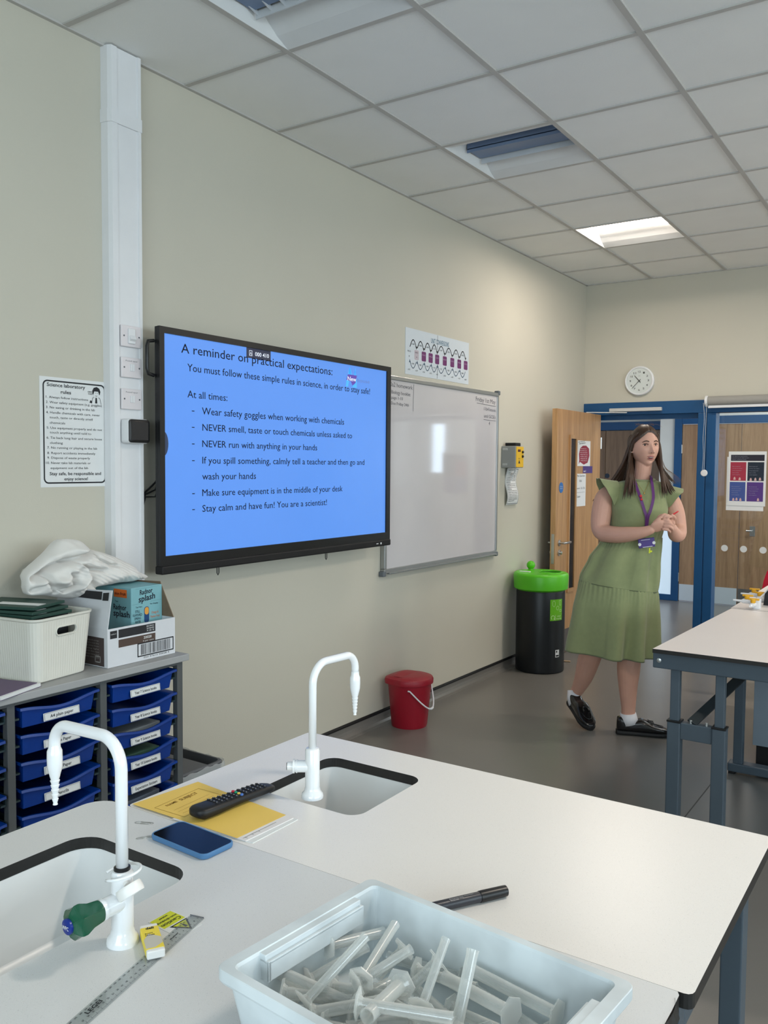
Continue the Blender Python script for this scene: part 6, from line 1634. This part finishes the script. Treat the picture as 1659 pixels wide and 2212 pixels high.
m.loft(rings, True, True, False)
def lock(a, b, c, d, r0_, r1_, mb):
    P = [Vector(p) for p in (a, b, c, d)]; pts = []; rad = []
    for k in range(15):
        s = k/14; pts.append((1-s)**3*P[0]+3*(1-s)**2*s*P[1]+3*(1-s)*s*s*P[2]+s**3*P[3]); rad.append((r0_*(1-s)**.6*min(1, .15+s*5)+r1_*s) if s < 1 else r1_*.3)
    mb.tube(pts, rad, 8)
def J(v, s): return Vector(v)+Vector((random.uniform(-s, s), random.uniform(-s, s), random.uniform(-s, s)))
def group(n, A0, A1, B0, B1, C0, C1, D0, D1, r0_, r1_=.0015, jit=.006):
    for k in range(n):
        s = (k+random.uniform(-.3, .3))/max(1, n-1); L_ = lambda p, q: Vector(p).lerp(Vector(q), s)
        lock(J(L_(A0, A1), .003), J(L_(B0, B1), jit), J(L_(C0, C1), jit), J(L_(D0, D1), jit*2), r0_, r1_, m)
def HL(x, y, z): return tuple(H(x, y, z))
# behind the ear on the photo's left, spreading back over the shoulder
group(26, HL(-.074, -.02, .045), HL(-.045, -.085, .03), (.085, .03, 1.56), (.110, .09, 1.56), (.035, .05, 1.47), (.080, .11, 1.45), (-.085, .075, 1.35), (.020, .12, 1.32), .0125)
# lock falling in front of the shoulder, photo left
group(11, HL(-.078, -.012, .02), HL(-.070, -.030, -.02), (.095, -.005, 1.56), (.110, .01, 1.54), (.060, -.070, 1.50), (.115, -.075, 1.47), (.030, -.135, 1.355), (.082, -.150, 1.385), .0095)
# photo right, in front of the shoulder
group(20, HL(.073, .020, .055), HL(.060, -.05, .02), (.268, -.035, 1.60), (.255, .03, 1.60), (.262, -.050, 1.53), (.280, .0, 1.50), (.245, -.150, 1.375), (.330, -.085, 1.395), .0115)
group(7, HL(.072, .0, .0), HL(.060, -.05, .0), (.275, -.01, 1.56), (.270, .02, 1.56), (.300, .0, 1.49), (.320, .01, 1.49), (.345, -.02, 1.445), (.375, .01, 1.45), .005, .0006)
# down the back
group(22, HL(-.06, -.07, .0), HL(.06, -.07, .0), (.11, .11, 1.55), (.25, .10, 1.55), (.07, .13, 1.45), (.26, .12, 1.45), (.05, .125, 1.30), (.25, .125, 1.30), .016)
# side sweep of the cap down to the locks
group(16, HL(-.055, .045, .083), HL(-.065, -.04, .07), HL(-.080, .020, .055), HL(-.082, -.045, .04), HL(-.081, -.005, .030), HL(-.080, -.05, .0), (.098, .02, 1.60), (.115, .06, 1.55), .0075, .005, .002)
group(14, HL(.050, .050, .083), HL(.065, -.03, .07), HL(.077, .030, .055), HL(.082, -.03, .04), HL(.079, .010, .015), HL(.080, -.02, .0), HL(.073, .010, -.075), HL(.070, -.03, -.06), .0075, .0045, .002)
hair = build('hair', m, HAIRM, person, smooth=True, local=True, angle=180)
m = MB()
for k in range(16):
    a0 = HL(random.uniform(-.05, .06), random.uniform(-.04, .05), .118); lock(a0, Vector(a0)+Vector((.0, 0, .012)), Vector(a0)+Vector((random.uniform(-.03, .03), .0, .015)), Vector(a0)+Vector((random.uniform(-.05, .05), .0, random.uniform(-.01, .02))), .0005, .0003, m)
for k in range(9): lock((.272, -.02, 1.60-.01*k), (.29, -.02, 1.55), (.31+.006*k, -.02, 1.50), (.345+.008*k, -.02, 1.445), .0007, .0004, m)
for k in range(10): lock((.02, .06, 1.45), (-.03, .05, 1.42), (-.07, .04, 1.38), (-.105+.008*k, .03, 1.335+.006*k), .002, .0006, m)
build('stray_hairs', m, mat('hair_light', (116, 84, 54), .5), hair, smooth=True, local=True, angle=180)

# dress
NK = 144
def prof(table, z):
    for a, b in zip(table[:-1], table[1:]):
        if b[0] <= z <= a[0]:
            s = (a[0]-z)/(a[0]-b[0]); s = s*s*(3-2*s)*.5+s*.5; return [a[i]+(b[i]-a[i])*s for i in range(1, 5)]
    return list(table[-1][1:])
BOD = [(1.478, .174, .004, .064, .056), (1.466, .170, .006, .082, .068), (1.452, .158, .008, .128, .080), (1.435, .150, .008, .160, .090), (1.40, .149, .0, .166, .104), (1.35, .152, -.010, .160, .128), (1.30, .153, -.018, .160, .142), (1.24, .152, -.015, .156, .138), (1.18, .145, -.008, .151, .124), (1.130, .137, .0, .149, .116)]
m = MB(); rings = []
for i in range(49):
    z = 1.478-(1.478-1.130)*i/48; cx_, cy_, hw, hd = prof(BOD, z)
    amp = .0035*max(0, (1.20-z)/.07) if z < 1.2 else 0
    rg = []
    for k in range(NK):
        a = 2*PI*k/NK; w__ = 1+(amp*math.sin(a*31+math.sin(a*3)*2))/hw; n_ = .003*noise.noise(Vector((math.cos(a)*2, math.sin(a)*2, z*9)))
        rg.append((cx_+(hw*w__+n_)*math.cos(a), cy_+(hd*w__+n_)*math.sin(a), z-.010*(z > 1.46)*max(0, -math.sin(a))))
    rings.append(rg)
inner = [[(p[0]*.0+prof(BOD, 1.478)[0]+(p[0]-prof(BOD, 1.478)[0])*.94, (p[1]-.004)*.94+.004, p[2]-.004) for p in rings[0]]]
m.loft(inner+rings, True, False, False); dress = build('dress', m, DRESS, person, smooth=True, local=True, angle=180)
m = MB(); m.tube([Vector(p) for p in rings[1]], .0028, 6, closed=True); build('neckline_binding', m, DRESS, dress, smooth=True, local=True, angle=180)
SK = [(1.135, .137, .0, .150, .117), (1.10, .115, .0, .170, .130), (1.0, .082, .0, .192, .150), (.86, .050, .0, .220, .168), (.852, .048, .0, .222, .170)]
LT = [(.856, .049, .0, .2225, .1705), (.83, .048, .0, .227, .174), (.70, .036, .0, .240, .190), (.46, .018, .0, .250, .212)]
def skirt(name, tab, z0, z1, nf, a0, a1, seed, zt=lambda a: 0):
    m = MB(); rings = []; N_ = 40
    ph = [random.uniform(0, 6.28) for _ in range(5)]
    for i in range(N_+1):
        s = i/N_; z = z0+(z1-z0)*s; cx_, cy_, hw, hd = prof(tab, z); am = a0+(a1-a0)*s; rg = []
        for k in range(NK*2):
            a = 2*PI*k/(NK*2)
            wv = math.sin(a*nf+ph[0]+1.6*math.sin(a*2+ph[1])+.5*math.sin(a*5+ph[2]))
            wv = math.copysign(abs(wv)**.8, wv)
            fine = .0022*math.sin(a*57+4*math.sin(a*4))*max(0, 1-s*3.2)
            am_ = am*((1-s**5)*.85+.15) if name == 'upper' else am
            f = am_*wv+fine+.004*noise.noise(Vector((math.cos(a)*3, math.sin(a)*3, z*5+seed)))*s
            rg.append((cx_+(hw+f)*math.cos(a), cy_+(hd+f)*math.sin(a), z+zt(a)*s+zt(a)*0))
        rings.append(rg)
    inn = [[(q[0]*.992+.0003, q[1]*.992, q[2]+.002) for q in r] for r in reversed(rings[-6:])]
    m.loft(rings+inn, True, False, False); return m, rings
random.seed(4)
tilt = lambda a: -.020*math.cos(a)
m, r1 = skirt('upper', SK, 1.135, .852, 9, .005, .022, 1, lambda a: -.030*math.cos(a)); build('skirt', m, DRESS, dress, smooth=True, local=True, angle=180)
random.seed(9)
LT2 = [(z, *r) for z, *r in LT]
m = MB(); m_, r2 = skirt('lower', LT, .856, .462, 7, .003, .034, 3, lambda a: 0)
# let the lower tier start on the tilted seam
for v in m_.bm.verts: v.co.z += -.030*((v.co.x-.049)/.221)*max(0, (v.co.z-.462)/.394)-.016*((v.co.x-.02)/.25)*(1-max(0, (v.co.z-.462)/.394))
m.bm.free(); build('skirt_tier', m_, DRESS, dress, smooth=True, local=True, angle=180)
def sleeve(sgn, ca, top_z, tip):
    m = MB(); rows = []
    for j in range(9):
        s = j/8; rg = []
        for k in range(41):
            a = R(-70+320*k/40); up_ = math.sin(a)
            ain = ca; aout = ca+sgn*(tip*(.62+.38*up_) if up_ > 0 else tip*(.62+.45*up_))
            rr_b = .070+.030*s; rr_z = .072+.012*s+.006*math.sin(a*7)*s
            rg.append((ain+(aout-ain)*s, .005+rr_b*math.cos(a)-.004, top_z-.078+rr_z*math.sin(a)+(.004*s*(1 if sgn < 0 else -12)*max(0, up_))-.02*s*max(0, -up_)*0))
        rows.append(rg)
    m.loft(rows, closed=False); back = [[(p[0]-sgn*.001, p[1]*.975, p[2]-.002) for p in r] for r in rows]; m.loft(back, closed=False); m.loft([rows[-1], back[-1]], closed=False)
    build('sleeve', m, DRESS, dress, smooth=True, local=True, angle=180)
sleeve(-1, .028, 1.466, .114); sleeve(1, .276, 1.458, .124)

# lanyard, badge, necklace
def ribbon(name, pts, wd, mt, par, nrm=(0, -1, 0), th_=.0012):
    m = MB(); P = [Vector(p) for p in pts]; rows = []
    for i, p in enumerate(P):
        t_ = (P[min(i+1, len(P)-1)]-P[max(i-1, 0)]).normalized(); s_ = t_.cross(Vector(nrm)).normalized(); n_ = s_.cross(t_)
        rows.append([p+s_*wd/2, p+s_*wd/2+n_*th_, p-s_*wd/2+n_*th_, p-s_*wd/2])
    m.loft(rows); return build(name, m, mt, par, local=True)
PUR2 = mat('lanyard_purple', (88, 38, 104), .5)
def bez(P, n=14):
    P = [Vector(p) for p in P]; o_ = []
    for i in range(len(P)-1):
        a, b, c, d = P[max(i-1, 0)], P[i], P[i+1], P[min(i+2, len(P)-1)]
        for k in range(n): s = k/n; o_.append(.5*((2*b)+(c-a)*s+(2*a-5*b+4*c-d)*s*s+(3*b-a-3*c+d)*s**3))
    return o_+[P[-1]]
sl = bez([(.120, .055, 1.490), (.108, -.010, 1.492), (.106, -.066, 1.468), (.108, -.100, 1.435), (.120, -.146, 1.37), (.138, -.166, 1.30), (.150, -.168, 1.262), (.152, -.160, 1.20)], 6)
sr = bez([(.225, .055, 1.492), (.218, -.010, 1.490), (.205, -.066, 1.466), (.200, -.100, 1.435), (.192, -.148, 1.37), (.172, -.168, 1.30), (.158, -.170, 1.262), (.154, -.162, 1.20)], 6)
lan = ribbon('lanyard', sl, .016, PUR2, person); ribbon('lanyard_strap', sr, .016, PUR2, lan)
m = MB(); m.tube([(.153, -.163, 1.20), (.154, -.160, 1.155)], .003, 8); build('badge_clip', m, CHROME, lan, local=True)
m = MB(); m.sphere((.121, -.152, 1.378), .008, 10, 8, (1, .4, 1)); m.sphere((.124, -.156, 1.360), .007, 10, 8, (1, .4, 1)); build('pin_badge', m, pc((186, 30, 44)), lan, local=True, smooth=True)
Mb = Matrix.Translation((.155, -.166, 1.118)) @ Matrix.Rotation(R(-8), 4, 'Y')
m = MB(); m.box((-.046, -.003, -.026), (.046, .003, .026), .004, M=Mb); badge = build('badge_holder', m, mat('badge_purple', (60, 34, 120), .35), lan, local=True)
m = MB(); m.box((-.025, -.0036, -.0235), (.030, -.003, -.0205), M=Mb); m.box((-.030, -.0036, .017), (.020, -.003, .019), M=Mb)
for s in (-1, 1): m.lathe([(.009, .0031), (.009, .0036)], Mb @ Vector((s*.040, 0, -.004)), Mb.to_3x3() @ Vector((0, -1, 0)), 18)
build('badge_window', m, PAPER, badge, local=True)
m = MB(); m.box((.168, -.170, 1.060), (.176, -.166, 1.090), .001); m.box((.171, -.170, 1.066), (.186, -.167, 1.076), .001); build('yellow_key', m, mat('key_yellow', (206, 216, 30), .4), lan, local=True)
m = MB(); m.tube(bez([(.110, .03, 1.488), (.112, -.045, 1.468), (.128, -.090, 1.435), (.146, -.128, 1.395)], 5)+bez([(.146, -.128, 1.395), (.168, -.110, 1.432), (.196, -.055, 1.468), (.222, .03, 1.488)], 5), .0009, 6); m.sphere((.146, -.130, 1.392), .004, 10, 8); build('necklace', m, mat('gold', (200, 160, 90), .3, metal=.9), person, local=True, smooth=True)
# the pen is held, so it is a thing of its own
def L2W(p): return person.matrix_basis @ Vector(p) if False else (Matrix.Translation(PB) @ Matrix.Rotation(PR, 4, 'Z')) @ Vector(p)
a, b = L2W((.222, -.268, 1.256)), L2W((.304, -.236, 1.300)); dd = (b-a).normalized()
t = thing('pen', 'red pen held in the standing person\'s hands', 'pen', a)
build('barrel', MB().lathe([(.0038, 0), (.0042, .004), (.0042, (b-a).length-.012), (.0034, (b-a).length-.002), (.002, (b-a).length)], a, dd, 14), mat('pen_red', (190, 22, 32), .3), t, smooth=True)

# socks and loafers
SOCK = mat('sock', (222, 222, 226), .9, bump=.4, bscale=900); LEA = mat('shoe_leather', (16, 16, 18), .25, coat=.3); SOLE = mat('shoe_sole', (26, 26, 27), .6)
def shoe(heel, toe, pitch, sock_path, sock_r):
    heel = Vector(heel); toe = Vector(toe); f_ = (toe-heel); L = f_.length; f_.normalize(); r_ = f_.cross(Z).normalized(); u_ = r_.cross(f_).normalized()
    t0 = person
    def sec(s, w_, zb, zt, p=.6, n=28):
        c = heel+f_*L*s; o_ = []
        for k in range(n):
            a = 2*PI*k/n; ca, sa = math.cos(a), math.sin(a)
            o_.append(c+r_*math.copysign(abs(ca)**p, ca)*w_+u_*((zt+zb)/2+math.copysign(abs(sa)**(.7 if sa > 0 else .35), sa)*(zt-zb)/2))
        return o_
    W = ((0, .006, .02), (.015, .024), (.08, .033), (.3, .034), (.5, .038), (.7, .046), (.85, .044), (.95, .032), (1.0, .010))
    m = MB(); rg = []
    for s, w_, zt in ((0, .012, .070), (.015, .028, .098), (.08, .036, .104), (.18, .038, .094), (.30, .039, .084), (.38, .041, .086), (.46, .044, .094), (.58, .047, .082), (.72, .047, .060), (.84, .044, .052), (.93, .035, .044), (.98, .022, .036), (1.0, .010, .030)):
        rg.append(sec(s, w_, .024, zt))
    m.loft(rg); sh = build('shoe', m, LEA, person, smooth=True, local=True, angle=180)
    m = MB(); rg = []
    for s, w_ in ((-.01, .012), (.01, .030), (.08, .036), (.30, .038), (.50, .043), (.72, .050), (.84, .047), (.94, .036), (.99, .022), (1.015, .010)):
        rg.append(sec(s, w_, 0 if s < .34 or s > .42 else .003, .027, .5))
    m.loft(rg); build('sole', m, SOLE, sh, smooth=True, local=True, angle=40)
    m = MB(); c = heel+f_*L*.56+u_*.078
    m.tube([c-r_*.03-u_*.012, c-r_*.012+u_*.001, c, c+r_*.012+u_*.001, c+r_*.03-u_*.012], .0045, 8)
    for s_ in (-1, 1):
        m.tube([c, c+r_*s_*.010+f_*.010+u_*.006, c+r_*s_*.016+f_*.024+u_*.001], [.004, .005, .003], 8); m.lathe([(.004, 0), (.0065, .012), (.007, .016)], c+r_*s_*.016+f_*.024+u_*.001, f_+u_*-.3, 8)
    build('tassel_bow', m, LEA, sh, smooth=True, local=True, angle=60)
    m = MB(); pts = []
    for k in range(17):
        a = PI*k/16; s = .60+.28*math.sin(a); x_ = .030*math.cos(a); pts.append(heel+f_*L*s+r_*x_+u_*(.068-.055*(s-.60)+.002-abs(x_)*.12))
    m.tube(pts, .0022, 6); build('apron_seam', m, LEA, sh, smooth=True, local=True, angle=180)
    m = MB(); m.tube([Vector(p) for p in sock_path], sock_r, 24); build('sock', m, SOCK, person, smooth=True, local=True, angle=180)
shoe((.045, -.038, .0), (.335, -.092, .0), 0, [(.120, -.048, .060), (.112, -.046, .090), (.109, -.046, .122)], [.050, .050, .0445])
shoe((-.156, .270, .088), (-.090, .010, .0), 0, [(-.136, .200, .100), (-.142, .225, .135), (-.142, .236, .178)], [.044, .045, .039])
